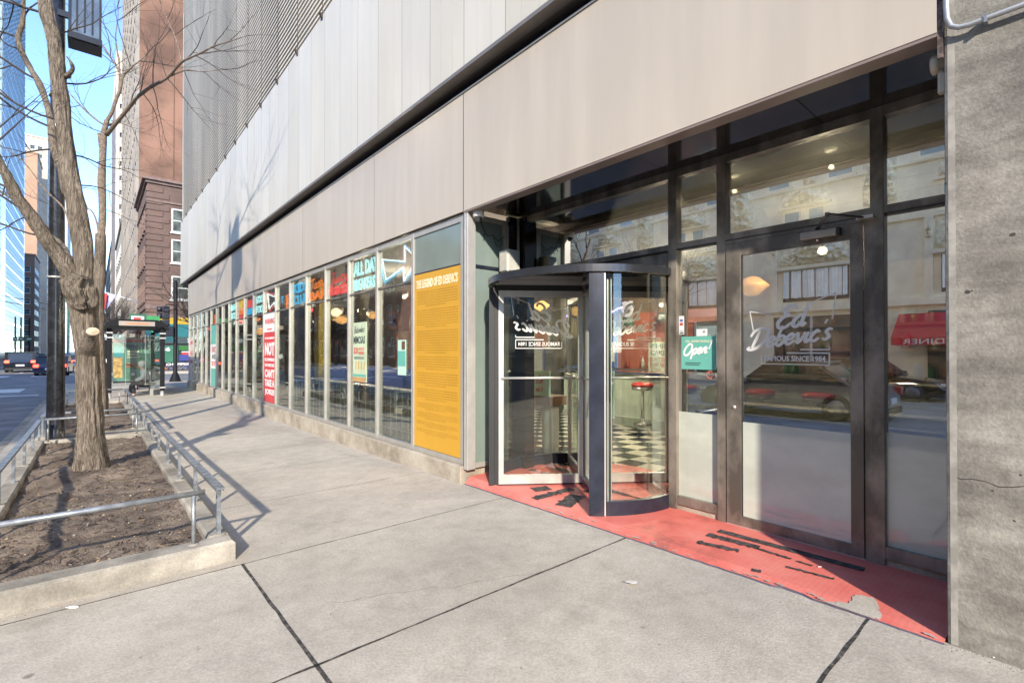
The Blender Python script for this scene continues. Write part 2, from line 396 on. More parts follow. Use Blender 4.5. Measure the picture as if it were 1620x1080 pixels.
M_redseat = mat('red_upholstery', (0.50, 0.03, 0.025), 0.25, var=0.1, coat=0.4)
M_blue = mat('blue_upholstery', (0.035, 0.05, 0.22), 0.35, var=0.15)
M_gwin = glass('window_glass', (0.78, 0.82, 0.80), 0.13, wob=0.003, wscale=2.0, gain=.45)
M_gdoor = glass('door_glass', (0.80, 0.82, 0.76), 0.60, wob=0.0005, wscale=1.5)
M_gclear = glass('clear_glass', (0.90, 0.93, 0.91), 0.03, wob=0.0)

def red_floor():
    m, nt, b = nodes_of('red_diamond_plate'); L = nt.links.new
    tc = nt.nodes.new('ShaderNodeTexCoord')
    mp = nt.nodes.new('ShaderNodeMapping'); mp.inputs['Rotation'].default_value = (0, 0, R(45)); mp.inputs['Scale'].default_value = (45, 45, 1)
    L(tc.outputs['Object'], mp.inputs[0])
    ck = nt.nodes.new('ShaderNodeTexChecker'); ck.inputs['Scale'].default_value = 1.0
    L(mp.outputs[0], ck.inputs['Vector'])
    n = nt.nodes.new('ShaderNodeTexNoise'); n.inputs['Scale'].default_value = 1.6; n.inputs['Detail'].default_value = 9; n.inputs['Roughness'].default_value = 0.65
    L(tc.outputs['Object'], n.inputs['Vector'])
    r = nt.nodes.new('ShaderNodeValToRGB'); e = r.color_ramp.elements
    e[0].position = 0.30; e[0].color = (0.34, 0.09, 0.07, 1); e[1].position = 0.66; e[1].color = (0.74, 0.235, 0.185, 1)
    k = e.new(0.44); k.color = (0.66, 0.15, 0.115, 1)
    L(n.outputs['Fac'], r.inputs[0])
    x = nt.nodes.new('ShaderNodeMix'); x.data_type = 'RGBA'; x.blend_type = 'MULTIPLY'; x.inputs[0].default_value = 0.10
    L(r.outputs[0], x.inputs[6]); L(ck.outputs['Color'], x.inputs[7])
    ck.inputs['Color1'].default_value = (1, 1, 1, 1); ck.inputs['Color2'].default_value = (0.45, 0.45, 0.45, 1)
    L(x.outputs[2], b.inputs['Base Color']); b.inputs['Roughness'].default_value = 0.55
    bp = nt.nodes.new('ShaderNodeBump'); bp.inputs['Strength'].default_value = 0.5; bp.inputs['Distance'].default_value = 0.004
    L(ck.outputs['Fac'], bp.inputs['Height']); L(bp.outputs[0], b.inputs['Normal'])
    return m
M_red = red_floor()

def checker_mat():
    m, nt, b = nodes_of('checker_tile'); L = nt.links.new
    tc = nt.nodes.new('ShaderNodeTexCoord'); ck = nt.nodes.new('ShaderNodeTexChecker'); ck.inputs['Scale'].default_value = 3.2
    ck.inputs['Color1'].default_value = (0.02, 0.02, 0.02, 1); ck.inputs['Color2'].default_value = (0.62, 0.58, 0.48, 1)
    L(tc.outputs['Object'], ck.inputs['Vector']); L(ck.outputs['Color'], b.inputs['Base Color']); b.inputs['Roughness'].default_value = 0.2
    return m
M_check = checker_mat()

# ============================================================ GROUND
g = MB().m(mat('far_ground', (0.16, 0.155, 0.15), 0.9, var=0.2, scale=0.05))
g.add([(-1500, -600, -0.42), (1500, -600, -0.42), (1500, 2500, -0.42), (-1500, 2500, -0.42)], [(0, 1, 2, 3)])
struct(g, 'ground')
KX = -1.27
YC = 33.6                                             # corner kerb of the cross street
g = MB().m(M_road)
ys = [-40, 1, 8, 15, YC, 60, 200, 900]
def rz(y): return gz(y) - 0.15
for a, b in zip(ys[:-1], ys[1:]):
    g.add([(-14.2, a, rz(a)), (KX, a, rz(a)), (KX, b, rz(b)), (-14.2, b, rz(b))], [(0, 1, 2, 3)])
g.add([(KX, YC, -0.31), (160, YC, -0.31), (160, 47, -0.31), (KX, 47, -0.31)], [(0, 1, 2, 3)])
g.add([(-160, YC, -0.31), (-14.2, YC, -0.31), (-14.2, 47, -0.31), (-160, 47, -0.31)], [(0, 1, 2, 3)])
struct(g, 'road')
g = MB().m(M_paint)
def rect(mb, x0, x1, y0, y1, z): mb.add([(x0, y0, z), (x1, y0, z), (x1, y1, z), (x0, y1, z)], [(0, 1, 2, 3)])
rect(g, -7.2, -1.7, 27.7, 28.15, -0.305)
for k in range(6): rect(g, -13.6 + k * 2.05, -12.9 + k * 2.05 + 0.2, 30.2, 33.0, -0.305)
for k in range(6): rect(g, -13.6 + k * 2.05, -12.7 + k * 2.05, 47.6, 50.2, -0.305)
rect(g, -7.9, -7.78, -30, 0, rz(0) + 0.012); rect(g, -7.62, -7.5, -30, 0, rz(0) + 0.012)
for k in range(12): rect(g, -4.6, -4.48, 56 + k * 9, 59 + k * 9, -0.305)
rect(g, -7.75, -7.6, 52, 190, -0.305)
struct(g, 'road_markings')

# sidewalk slabs with real open joints (only the first few rows read as open joints in the picture)
g = MB()
yj = [-6.5, -4.0, -2.35, -0.78, 0.78, 2.43, 3.99, 5.6, 7.2, 8.8, 10.4, 12.0, 13.6, 15.2, 16.8, 18.4, 20.0, 21.6, 23.2, 24.8, 26.4, 28.0, 30.2, YC - 0.16]
def slab(x0, x1, y0, y1, gx, gy, th=0.05):
    a0, a1, b0, b1 = x0, x1, y0, y1
    za, zb = gz(b0), gz(b1); c = 0.0
    g.m(M_walks[int(abs(b0 * 7.3 + a0 * 3.1)) % 4]).add([(a0, b0, za), (a1, b0, za), (a1, b1, zb), (a0, b1, zb)], [(0, 1, 2, 3)])
for a, b in zip(yj[:-1], yj[1:]):
    w = 0.0085 if a < 2.5 else (0.003 if a < 4.2 else 0.0015)
    xs = [-1.14, 0.83, 3.36] if a < 3.9 else [-1.14, 3.36]
    for x0, x1 in zip(xs[:-1], xs[1:]):
        slab(x0, x1, a, b, 0.009 if (a < 3.9) else 0.002, w)
for x0_, x1_, y0_, y1_, wd_ in [(-1.14, 3.34, v_, v_, (.016 if v_ < 3 else .009 if v_ < 5 else .005)) for v_ in yj[1:-1]] + [(.83, .83, -6.5, 3.99, .020)]:
    n_ = 70; vs = []
    for i in range(n_ + 1):
        t_ = i / n_; x_ = x0_ + (x1_ - x0_) * t_; y_ = y0_ + (y1_ - y0_) * t_
        q_ = wd_ / 2 * (1 + .9 * noise.noise(Vector((x_ * 6, y_ * 6, 3)))); q2_ = wd_ / 2 * (1 + .9 * noise.noise(Vector((x_ * 6, y_ * 6, 8))))
        if x0_ == x1_: vs += [(x_ - q_, y_, gz(y_) + .002), (x_ + q2_, y_, gz(y_) + .002)]
        else: vs += [(x_, y_ + q_, gz(y_ + q_) + .002), (x_, y_ - q2_, gz(y_ - q2_) + .002)]
    g.m(M_joint).add(vs, [(2 * i, 2 * i + 1, 2 * i + 3, 2 * i + 2) for i in range(n_)])
for (xa, ya, xb, yb) in ((1.1, 3.0, 2.3, 2.45), (2.2, 5.5, 3.2, 6.6), (1.3, 9.4, 2.9, 9.0), (-.2, 1.9, .8, 1.5)):
    vs = []; n_ = 26
    for i in range(n_ + 1):
        t_ = i / n_; x_ = xa + (xb - xa) * t_ + .07 * noise.noise(Vector((t_ * 6, xa, 2))); y_ = ya + (yb - ya) * t_ + .07 * noise.noise(Vector((t_ * 6, ya, 7))); q_ = .0012
        vs += [(x_, y_ + q_, gz(y_) + .0018), (x_, y_ - q_, gz(y_) + .0018)]
    g.m(M_joint).add(vs, [(2 * i, 2 * i + 1, 2 * i + 3, 2 * i + 2) for i in range(n_)])
struct(g, 'sidewalk')
g = MB().m(M_joint)
for a, b in ((-6.5, 1), (1, 8), (8, 15), (15, YC)):
    g.add([(KX + .02, a, gz(a) - 0.022), (3.5, a, gz(a) - 0.022), (3.5, b, gz(b) - 0.022), (KX + .02, b, gz(b) - 0.022)], [(0, 1, 2, 3)])
struct(g, 'sidewalk_bed')
g = MB().m(M_kerb)
for a, b in ((-6.5, 1), (1, 8), (8, 15), (15, YC)):
    g.add([(KX, a, gz(a) + .002), (-1.14, a, gz(a) + .002), (-1.14, b, gz(b) + .002), (KX, b, gz(b) + .002), (KX - .02, a, rz(a) - .1), (KX - .02, b, rz(b) - .1)],
          [(0, 1, 2, 3), (0, 3, 5, 4)])
g.box(KX, 3.4, YC - .16, YC, -0.5, -0.158); g.box(3.4, 60, YC - .16, YC, -0.5, -0.158)
struct(g, 'kerb')
g = MB().m(M_walk)
g.box(3.365, 60, 27.0, YC - .162, -0.3, -0.162)
g.box(-1.3, 60, 47.0, 50.0, -0.5, -0.16); g.box(-1.3, 3.3, 50.004, 240, -0.5, -0.164)
struct(g, 'far_sidewalk')
g = MB().m(M_walk)
g.box(-18.2, -14.2, -60, YC, -0.5, -0.16); g.box(-18.2, -14.2, 47, 240, -0.5, -0.16)
struct(g, 'opposite_sidewalk')

# red entrance floor
g = MB().m(M_red)
edge = []
yy = 0.46
while yy < 4.74:
    edge.append((3.315 + random.uniform(-0.004, 0.004) + (0.02 if 1.1 < yy < 1.3 else 0), yy)); yy += 0.06
poly = [(4.6, 0.46)] + edge[:0] + [(4.6, 4.74)] + list(reversed(edge))
n = len(poly)
def mz(x, y): return .012 + (gz(y) + .011 - .012) * max(0.0, min(1.0, (3.40 - x) / .085))
g.add([(3.40, .46, .012), (4.6, .46, .012), (4.6, 4.74, .012), (3.40, 4.74, .012)], [(0, 1, 2, 3)])
ne = len(edge)
g.add([(x, y, mz(x, y)) for x, y in edge] + [(3.40, y, .012) for x, y in edge], [(i, i + ne, i + 1 + ne, i + 1) for i in range(ne - 1)], True)
g.m(mat('mat_edge_grey', (.10, .085, .12), .8)).add([(x, y, mz(x, y) - .0002) for x, y in edge] + [(x, y, -0.12) for x, y in edge], [(i, (i + 1), (i + 1) + ne, i + ne) for i in range(ne - 1)]).m(M_red)
g.lathe((4.6, 3.62, 0), [(0.72, -0.05), (0.72, 0.0125)], 40, smooth=False)
struct(g, 'entrance_floor')
g = MB().m(mat('worn_antislip_tape', (0.055, 0.048, 0.046), 0.9, var=0.6, scale=20, bump=0.4))
def gpt(px, py, z=0.0): return at(px, py, 771 * (1.5 - z) / (py - 555.0))
def rag(p0, p1, w, seg=14, j=0.35, zz=0.0165):
    w *= 1.55; j *= .7; seg = int(seg * 1.6)
    a, b = gpt(*p0), gpt(*p1); a.z = b.z = zz; d = (b - a); s = Vector((-d.y, d.x, 0)).normalized()
    vs = []; ph = random.random() * 9
    for i in range(seg + 1):
        t = i / seg; c = a.lerp(b, t)
        for sg in (-1, 1):
            q = w / 2 * (1 + j * noise.noise(Vector((t * seg * 0.9 + ph, sg * 5.0, 0))) * 1.8)
            vs.append(c + s * sg * q)
    g.add(vs, [(2 * i, 2 * i + 2, 2 * i + 3, 2 * i + 1) for i in range(seg)])
rag((1136, 841), (1366, 903), .050, 26, .22)
rag((1118, 847), (1200, 868), .052, 12, .5); rag((1196, 869), (1250, 886), .022, 8, .8); rag((1258, 889), (1284, 897), .016, 6, .8)
rag((1102, 859), (1168, 873), .040, 8, .9); rag((1242, 898), (1318, 918), .020, 9, .9); rag((1188, 903), (1203, 906), .03, 4, .5)
rag((843, 776), (869, 773), .10, 4, .25); rag((845, 790), (905, 774), .07, 12, .7); rag((890, 802), (913, 785), .11, 8, .5)
rag((879, 741), (908, 752), .07, 8, .3); rag((838, 744), (849, 746), .06, 4, .4); rag((857, 748), (868, 751), .05, 4, .6)
rag((960, 776), (993, 785), .05, 8, .3); rag((992, 785), (1020, 792), .02, 6, .9); rag((924, 777), (932, 779), .06, 4, .5)
rag((995, 751), (1012, 748), .05, 4, .4)
tag(struct(g, 'floor_tape_strips'), kind='structure')
g = MB().m(M_walk)
pp = [gpt(1296, 952), gpt(1340, 955), gpt(1352, 943), gpt(1380, 947), gpt(1388, 962), gpt(1392, 980), gpt(1365, 978), gpt(1330, 968)]
P2 = []
for i, p in enumerate(pp):
    q = pp[(i + 1) % len(pp)]
    for k in range(6):
        c = p.lerp(q, k / 6); c.x += random.uniform(-.009, .009); c.y += random.uniform(-.009, .009); c.x = max(c.x, 3.308); c.z = mz(c.x, c.y) + .0043; P2.append(c)
cc_ = sum(P2, Vector()) / len(P2); cc_.z = mz(cc_.x, cc_.y) + .0045; g.add(P2 + [cc_], [(i, (i + 1) % len(P2), len(P2)) for i in range(len(P2))])
rp = random.Random(8)
for k in range(60):
    y_ = rp.uniform(.5, 4.6); x_ = 3.318 + abs(rp.gauss(0, .012)); r_ = rp.uniform(.004, .022)
    g.add([(x_ + r_ * math.cos(q) * rp.uniform(.3, .8), y_ + r_ * 1.6 * math.sin(q) * rp.uniform(.5, 1.2), mz(x_, y_) + .0042 + k * .00002 + r_ * .3) for q in (0, .9, 1.8, 2.7, 3.6, 4.5, 5.4)], [(0, 1, 2, 3, 4, 5, 6)])
struct(g, 'bare_concrete_patch')

# ============================================================ RESTAURANT BUILDING
XF = 3.34; XD = 4.17
U3, W3, N3 = (0, -1, 0), (0, 0, 1), (-1, 0, 0)
rb = empty('restaurant_building', (3.34, 26.9, -0.2), 'restaurant building of pale metal panels, ribbed upper storeys and a long window row', 'building')
# fascia panels
f = MB().m(M_panel)
seams = [0.475, 4.75, 7.17, 10.6, 14.0, 17.4, 20.8, 24.0, 26.88]
for a, b in zip(seams[:-1], seams[1:]):
    f.m(M_panel).box(3.318, 3.46, a, b, 3.155, 4.555)
    if a > 1: f.m(M_dkbrown).box(3.3172, 3.318, a - (.006 if a < 5 else .003), a + (.006 if a < 5 else .003), 3.157, 4.553)
f.m(M_dkbrown).box(3.36, 3.5, 0.475, 26.87, 3.16, 4.54)
f.m(M_frame).box(3.305, 3.46, 0.475, 26.88, 4.557, 4.575)
f.m(mat('fascia_soffit_trim', (0.22, 0.17, 0.15), 0.5)).box(3.322, 3.45, 0.475, 4.75, 3.135, 3.153)
f.build('fascia', rb)
f = MB().m(M_dkbrown).box(3.5, 3.9, -3, 28.4, 4.5, 4.80)
for k in range(20): f.m(M_rubber).box(3.47, 3.5, 0.9 + k * 1.45, 0.93 + k * 1.45, 4.56, 4.76)
f.m(mat('gap_ledge', (0.10, 0.085, 0.075), 0.6)).box(3.22, 3.5, -3, 28.5, 4.70, 4.725)
f.build('recessed_gap', rb)
# upper cladding: vertical channel panels
M_clads = [M_clad, mat('glass_channel_panel_warm', (.56, .52, .435), .42, var=.09, scale=.8, stretch=(1, 1, .3), lo=.3, hi=.7), mat('glass_channel_panel_pale', (.585, .55, .475), .40, var=.08, scale=1.0, stretch=(1, 1, .3), lo=.3, hi=.7)]
M_seam = mat('panel_seam', (.20, .19, .17), .6); M_seam2 = mat('panel_rib', (.40, .39, .36), .5)
f = MB().m(M_clad)
yk = 5.31 - 0.74 * 11
while yk < 28.4:
    a, b = yk, min(yk + 0.74, 28.55)
    f.m(random.choice(M_clads)).box(3.2, 3.28, a, b, 4.735, 7.74)
    f.m(M_seam).box(3.199, 3.2, a - .004, a + .004, 4.737, 7.738)
    f.m(M_seam2).box(3.1994, 3.2, a + 0.24, a + 0.246, 4.74, 7.735); f.box(3.1994, 3.2, a + 0.49, a + 0.494, 4.74, 7.735)
    yk += 0.74
f.m(M_dkbrown).box(3.26, 3.5, -3, 28.5, 4.74, 7.8)
f.m(mat('clad_rim', (0.20, 0.18, 0.165), 0.5, 0.3)).box(3.17, 3.3, -3, 28.56, 4.69, 4.733)
f.m(M_clad).box(3.28, 12, 28.5, 28.56, 4.735, 19.5)
f.build('cladding', rb)
# louver screen
f = MB().m(M_louv)
my = [9.14 + 1.447 * k for k in range(-8, 14)]
z = 7.80; k = 0
while z < 19.4:
    for a, b in zip(my[:-1], my[1:]):
        if b > 28.6: b = 28.56
        if z > 9.5 + max(0, (a - 7)) * 1.1: continue
        f.add([(3.20, a + .02, z), (3.20, b - .02, z), (3.26, b - .02, z + .03), (3.26, a + .02, z + .03), (3.20, a + .02, z + .045), (3.20, b - .02, z + .045)],
              [(0, 1, 2, 3), (0, 4, 5, 1), (4, 3, 2, 5)])
    z += 0.115
f.m(M_louvback).box(3.36, 3.5, -3, 28.54, 7.8, 19.5)
for j, y in enumerate(my):
    f.m(M_louv).box(3.27, 3.35, y - .02, y + .02, 7.7, 19.5)
    f.m(M_dkbrown).add([(3.14, y - .03, 7.75), (3.14, y + .03, 7.75), (3.21, y + .03, 7.62), (3.21, y - .03, 7.62), (3.22, y - .03, 7.78), (3.22, y + .03, 7.78)],
                       [(0, 1, 2, 3), (0, 4, 5, 1), (0, 3, 4), (1, 5, 2)])
f.m(M_louv).box(3.27, 12, 28.545, 28.6, 7.8, 19.5)
f.build('louver_screen', rb)
f = MB().m(M_dkbrown).box(3.5, 12, -3, 28.5, 19.2, 19.5)
f.build('roof', rb)
f = MB().m(mat('overhang_soffit', (0.10, 0.09, 0.08), 0.6)).box(3.3, 12, 26.9, 28.5, 4.60, 4.69)
f.m(M_panel).box(3.46, 12, 26.84, 26.9, -0.2, 4.6)
f.build('end_wall', rb)
# base course
f = MB().m(M_base)
f.bbox(3.29, 3.50, 4.77, 26.9, -0.35, 0.135, 0.012)
f.bbox(3.50, 4.12, 4.775, 4.98, -0.2, 0.10, 0.01)
f.build('base_course', rb)
# window bays
WY = [4.83, 6.03, 7.17, 8.29, 9.42, 10.53, 11.65, 12.78, 13.9] + [13.9 + 1.08 * k for k in range(1, 13)]
def win_bay(y0, y1, panes=True, transom=True):
    f = MB().m(M_frame)
    hw = 0.031
    f.bbox(3.353, 3.45, y0 - hw, y0 + hw, 0.14, 3.145, 0.004)
    f.box(3.357, 3.44, y0 + hw, y1 - hw, 0.14, 0.20)
    f.box(3.357, 3.44, y0 + hw, y1 - hw, 3.06, 3.14)
    f.m(M_rubber).box(3.338, 3.36, y0 - hw, y1 + hw, 3.1455, 3.153)
    if transom: f.m(M_bronze).box(3.37, 3.43, y0 + hw, y1 - hw, 2.455, 2.485)
    o = f.build('window', rb)
    if panes:
        p = MB().m(M_gwin)
        p.box(3.395, 3.401, y0 + hw, y1 - hw, 0.20, 2.455); p.box(3.395, 3.401, y0 + hw, y1 - hw, 2.485, 3.06)
        p.build('pane', o)
    return o
for i in range(1, len(WY) - 1):
    win_bay(WY[i], WY[i + 1], transom=(i < 12 or True))
o = win_bay(WY[0], WY[1], False, False)
MB().m(M_frost).box(3.372, 3.40, 4.865, 5.995, 2.56, 3.06).m(M_navy).box(3.366, 3.40, 4.865, 5.995, 2.545, 2.56).build('pane', o)
f = MB().m(M_frame)
f.bbox(3.335, 3.45, 26.83, 26.88, .14, 3.145, .004)
f.build('end_post', rb); f = MB().m(M_frame)
f.bbox(3.325, 3.37, 4.725, 4.752, 0.10, 3.145, .004); f.m(M_rubber).box(3.35, 3.42, 4.751, 4.796, 0.12, 3.14)
f.m(M_silver).bbox(3.33, 3.45, 4.682, 4.722, 0.10, 3.15, .004)
f.build('corner_post', rb)
# side return of the recess (plane Y = 4.74)
f = MB().m(M_frost).box(3.45, 3.90, 4.735, 4.76, 0.16, 2.50).box(3.45, 3.90, 4.735, 4.76, 2.54, 3.08)
o = f.build('side_panel', rb)
MB().m(M_navy).box(3.45, 3.90, 4.722, 4.76, 2.50, 2.54).m(M_frame).box(3.45, 3.98, 4.715, 4.76, 3.08, 3.14).box(3.90, 3.98, 4.70, 4.76, 0.1, 3.08).box(3.45, 3.90, 4.72, 4.76, 0.10, 0.16).build('frame', o)
MB().m(M_black).box(3.985, 4.17, 4.69, 4.76, 0.0, 3.2).box(4.14, 4.3, 4.57, 4.69, 0, 3.2).m(M_silver).tube([(4.10, 4.655, 2.1), (4.10, 4.655, 3.18)], .018, 10).build('column', rb)
# soffit
f = MB().m(M_black)
for a, b in ((0.45, 1.25), (1.25, 2.55), (2.55, 3.85), (3.85, 4.76)):
    f.box(3.33, 4.30, a + .003, b - .003, 3.215, 3.25)
f.m(M_rubber).box(3.33, 4.3, .45, 4.75, 3.226, 3.27)
f.build('soffit', rb)
# entrance frame
f = MB().m(M_bronze)
for a, b in ((0.40, 0.47), (0.884, 0.964), (2.005, 2.085), (2.478, 2.564)):
    f.bbox(XD, XD + .12, a, b, 0.0, 3.215, .004)
f.box(XD + .004, XD + .11, .47, 4.57, 3.145, 3.214)
for a, b in ((0.47, .884), (.964, 2.005), (2.085, 2.478), (2.564, 4.57)):
    f.box(XD + .004, XD + .11, a, b, 2.462, 2.515)
    f.m(M_rubber).box(XD + .0, XD + .05, a, b, 2.455, 2.4615).m(M_bronze)
f.box(XD + .03, XD + .09, 2.564, 4.57, 2.30, 2.455)
for a, b in ((0.47, .884), (2.085, 2.478)):
    f.box(XD + .004, XD + .11, a, b, 0.062, 0.142)
    f.m(M_base).box(XD + .02, XD + .11, a, b, 0.0, 0.061).m(M_bronze)
f.box(XD + .006, XD + .10, .964, 1.0, 0.012, 2.455); f.box(XD + .006, XD + .10, 1.0, 2.005, 2.425, 2.455)
f.m(M_silver).box(XD + .0, XD + .12, 1.0, 2.0, 0.0, 0.022)
fr = f.build('entrance_frame', rb)
for a, b, z0, z1 in ((0.47, .884, .142, 2.455), (.47, .884, 2.515, 3.145), (.964, 2.005, 2.515, 3.145), (2.085, 2.478, .142, 2.455), (2.085, 2.478, 2.515, 3.145), (2.564, 4.57, 2.515, 3.145)):
    MB().m(M_gdoor).box(XD + .05, XD + .056, a, b, z0, z1).build('pane', fr)
M_film = mat('frosted_film', (.50, .53, .45), .06, var=.10, scale=1.4, stretch=(1, 1, 1.6), spec=.7, coat=.8)
for a, b in ((0.47, .884), (2.085, 2.478)):
    MB().m(M_film).box(XD + .044, XD + .0495, a, b, .142, .93).build('frosted_film', fr)
# hinged door
d = MB().m(M_bronze)
dx0, dx1 = XD - .008, XD + .04
d.bbox(dx0, dx1, 1.870, 1.998, .025, 2.42, .004); d.bbox(dx0, dx1, 1.004, 1.084, .025, 2.42, .004)
d.box(dx0 + .002, dx1, 1.084, 1.870, .025, .105); d.box(dx0 + .002, dx1, 1.084, 1.870, 2.312, 2.42)
door = d.build('door', rb)
MB().m(M_gdoor).box(XD + .012, XD + .018, 1.084, 1.870, .105, 2.312).m(M_rubber).box(XD + .0, XD + .012, 1.862, 1.870, .105, 2.312).build('pane', door)
MB().m(M_film).box(XD + .008, XD + .0115, 1.084, 1.870, .105, .90).build('frosted_film', door)
c = MB().m(mat('closer_metal', (0.34, 0.30, 0.26), 0.35, 0.6)).bbox(XD - .075, XD - .010, 1.15, 1.39, 2.345, 2.402, .006)
c.m(M_rubber).box(XD - .07, XD - .012, 1.132, 1.15, 2.347, 2.40)
c.m(M_chrome).lathe((XD - .04, 1.28, 2.325), [(.010, 0), (.012, .01), (.008, .022)], 10)
c.m(mat('closer_arm', (0.10, 0.09, 0.08), 0.4, 0.6)).bar((XD - .04, 1.28, 2.42), (3.80, 1.12, 2.425), .022, .010)
c.bar((3.80, 1.12, 2.437), (4.12, .985, 2.44), .020, .010)
c.lathe((3.80, 1.12, 2.415), [(.014, 0), (.014, .03)], 10); c.lathe((XD - .04, 1.28, 2.40), [(.014, 0), (.014, .03)], 10)
c.m(M_silver).box(4.10, 4.172, .93, 1.03, 2.43, 2.452)
c.build('door_closer', door)
MB().m(M_silver).lathe((dx0 - .004, 1.93, 1.02), [(.018, 0), (.018, .008)], 12, axis='x').build('lock_cylinder', door)
# concrete pillar
bm = bmesh.new(); bmesh.ops.create_grid(bm, x_segments=1, y_segments=1, size=1); bm.free()
p = MB().m(M_pillar).bbox(3.345, 4.9, -3.2, 0.452, -0.3, 4.7, 0.012)
pil = p.build('pillar', rb)
f = MB().m(mat('pit_dark', (.05, .045, .04), .9)); rp = random.Random(5)
for k in range(46):
    y_, z_ = rp.uniform(-.9, .40), rp.uniform(.05, 3.3); r_ = rp.choice((.004, .005, .006, .012))
    f.prism([(r_ * math.cos(q) * rp.uniform(.6, 1.3), r_ * math.sin(q) * rp.uniform(.5, 1)) for q in (0, 1, 2, 3, 4, 5)], (3.3452, y_, z_), U3, W3, N3, .0012)
pts_ = [(.44 - k * .045, .86 - .07 * (k / 30) + .012 * noise.noise(Vector((k * .6, 1, 1))) * 3) for k in range(30)]
vs_ = []
for a_, b_ in pts_: vs_ += [(3.3440, a_, b_ - .0018 - .0015 * random.random()), (3.3440, a_, b_ + .0018)]
f.add(vs_, [(2 * k, 2 * k + 1, 2 * k + 3, 2 * k + 2) for k in range(29)])
f.m(mat('form_edge_pale', (.30, .28, .245), .9, var=.2, scale=9)).box(3.3437, 3.345, .41, .438, 0, 4.5)
f.build('form_marks', rb)
c = MB().m(mat('grey_conduit', (0.40, 0.41, 0.42), 0.4, 0.3, var=0.05))
c.tube([(3.31, .437, 4.6), (3.31, .437, 3.26), (3.31, .434, 3.20), (3.31, .420, 3.155), (3.31, .39, 3.133), (3.31, .35, 3.126), (3.31, -3, 3.126)], .0125, 12)
c.m(M_galv).box(3.293, 3.345, .285, .297, 3.105, 3.148)
c.build('conduit', rb)
c = MB().m(M_dkbrown).box(3.35, 3.40, .452, .474, 3.16, 4.6).m(mat('rusty_bracket', (0.16, 0.12, 0.10), 0.7, 0.4, var=.5, scale=30)).box(3.325, 3.345, .453, .474, 3.02, 4.6)
c.build('bracket', rb)
# sensor by the pillar
s = empty('motion_sensor', (3.5, .46, 2.9), 'small cream alarm sensor fixed to the pillar edge below the soffit', 'sensor')
c = MB().m(mat('cream_plastic', (0.55, 0.49, 0.38), 0.5)).lathe((3.45, .4525, 3.045), [(.040, 0), (.040, .03), (.050, .032), (.050, .06), (.035, .068)], 18, axis='y')
c.build('housing', s)
MB().m(MATS['cream_plastic']).bbox(3.43, 3.475, .4525, .49, 2.88, 2.99, .008).tube([(3.45, .475, 2.98), (3.45, .475, 3.01)], .016, 8).build('bracket', s)
# dome camera
s = empty('security_camera', (3.39, 4.6, 3.05), 'small white dome camera under the fascia at the window corner', 'security camera')
MB().m(M_white).lathe((3.43, 4.60, 3.07), [(.058, 0), (.066, .01), (.068, .075), (.05, .085)], 24).build('housing', s)
MB().m(mat('smoked_dome', (0.05, .05, .05), 0.08, coat=.6)).lathe((3.43, 4.60, 3.018), [(.012, 0), (.030, .012), (.042, .035), (.045, .052)], 20).build('dome', s)
w = MB().m(M_rubber)
w.tube([(3.52, 4.70, 3.10), (3.60, 4.70, 2.95), (3.64, 4.69, 2.90), (3.70, 4.68, 2.92), (3.80, 4.69, 2.86), (3.90, 4.69, 2.93)], .006, 6)
w.tube([(3.60, 4.70, 2.93), (3.58, 4.69, 2.87)], .006, 6); w.tube([(3.72, 4.69, 2.90), (3.78, 4.69, 2.79), (3.85, 4.69, 2.80), (3.87, 4.69, 2.88)], .004, 6)
tag(w.build('loose_cable'), 'loose black cable hanging on the grey green side panel', 'cable')
s = empty('wall_speaker', (3.88, 4.6, 2.4), 'white box loudspeaker on the frame above the revolving door', 'speaker')
MB().m(mat('speaker_white', (0.62, 0.60, 0.53), 0.6)).bbox(3.80, 3.99, 4.50, 4.66, 2.46, 2.74, .02).build('cabinet', s)
MB().m(mat('speaker_grille', (0.55, 0.53, 0.47), 0.8, bump=.6, bscale=200)).bbox(3.786, 3.80, 4.51, 4.65, 2.475, 2.725, .005).bbox(3.81, 3.98, 4.488, 4.50, 2.475, 2.725, .005).build('grille', s)
MB().m(M_frame).box(3.86, 3.90, 4.66, 4.70, 2.55, 2.62).build('bracket', s)

# ============================================================ REVOLVING DOOR
C0 = Vector((4.20, 3.62, 0)); RR = 1.06
rd = empty('revolving_door', tuple(C0), 'dark revolving door with curved glass drum and round metal canopy', 'revolving door')
def arc(mb, r0, r1, a0, a1, z0, z1, seg=32):
    vs = []
    for i in range(seg + 1):
        t = R(a0 + (a1 - a0) * i / seg); c, s_ = math.cos(t), math.sin(t)
        vs += [(C0.x + r0 * c, C0.y + r0 * s_, z0), (C0.x + r1 * c, C0.y + r1 * s_, z0), (C0.x + r1 * c, C0.y + r1 * s_, z1), (C0.x + r0 * c, C0.y + r0 * s_, z1)]
    fs = []
    for i in range(seg):
        a, b = 4 * i, 4 * i + 4
        fs += [(a, b, b + 1, a + 1), (a + 1, b + 1, b + 2, a + 2), (a + 2, b + 2, b + 3, a + 3), (a + 3, b + 3, b, a)]
    fs += [(0, 1, 2, 3), (4 * seg + 3, 4 * seg + 2, 4 * seg + 1, 4 * seg)]
    mb.add(vs, fs, False)
f = MB().m(M_canopy); arc(f, 1.04, 1.095, 92, 268, 2.220, 2.288, 56)
f.m(M_black); arc(f, 0.0, 1.03, 0, 360, 2.2855, 2.289, 56)
f.m(M_canopy); arc(f, 1.03, 1.10, 268.5, 451.5, 2.205, 2.292, 40)
f.build('canopy', rd)
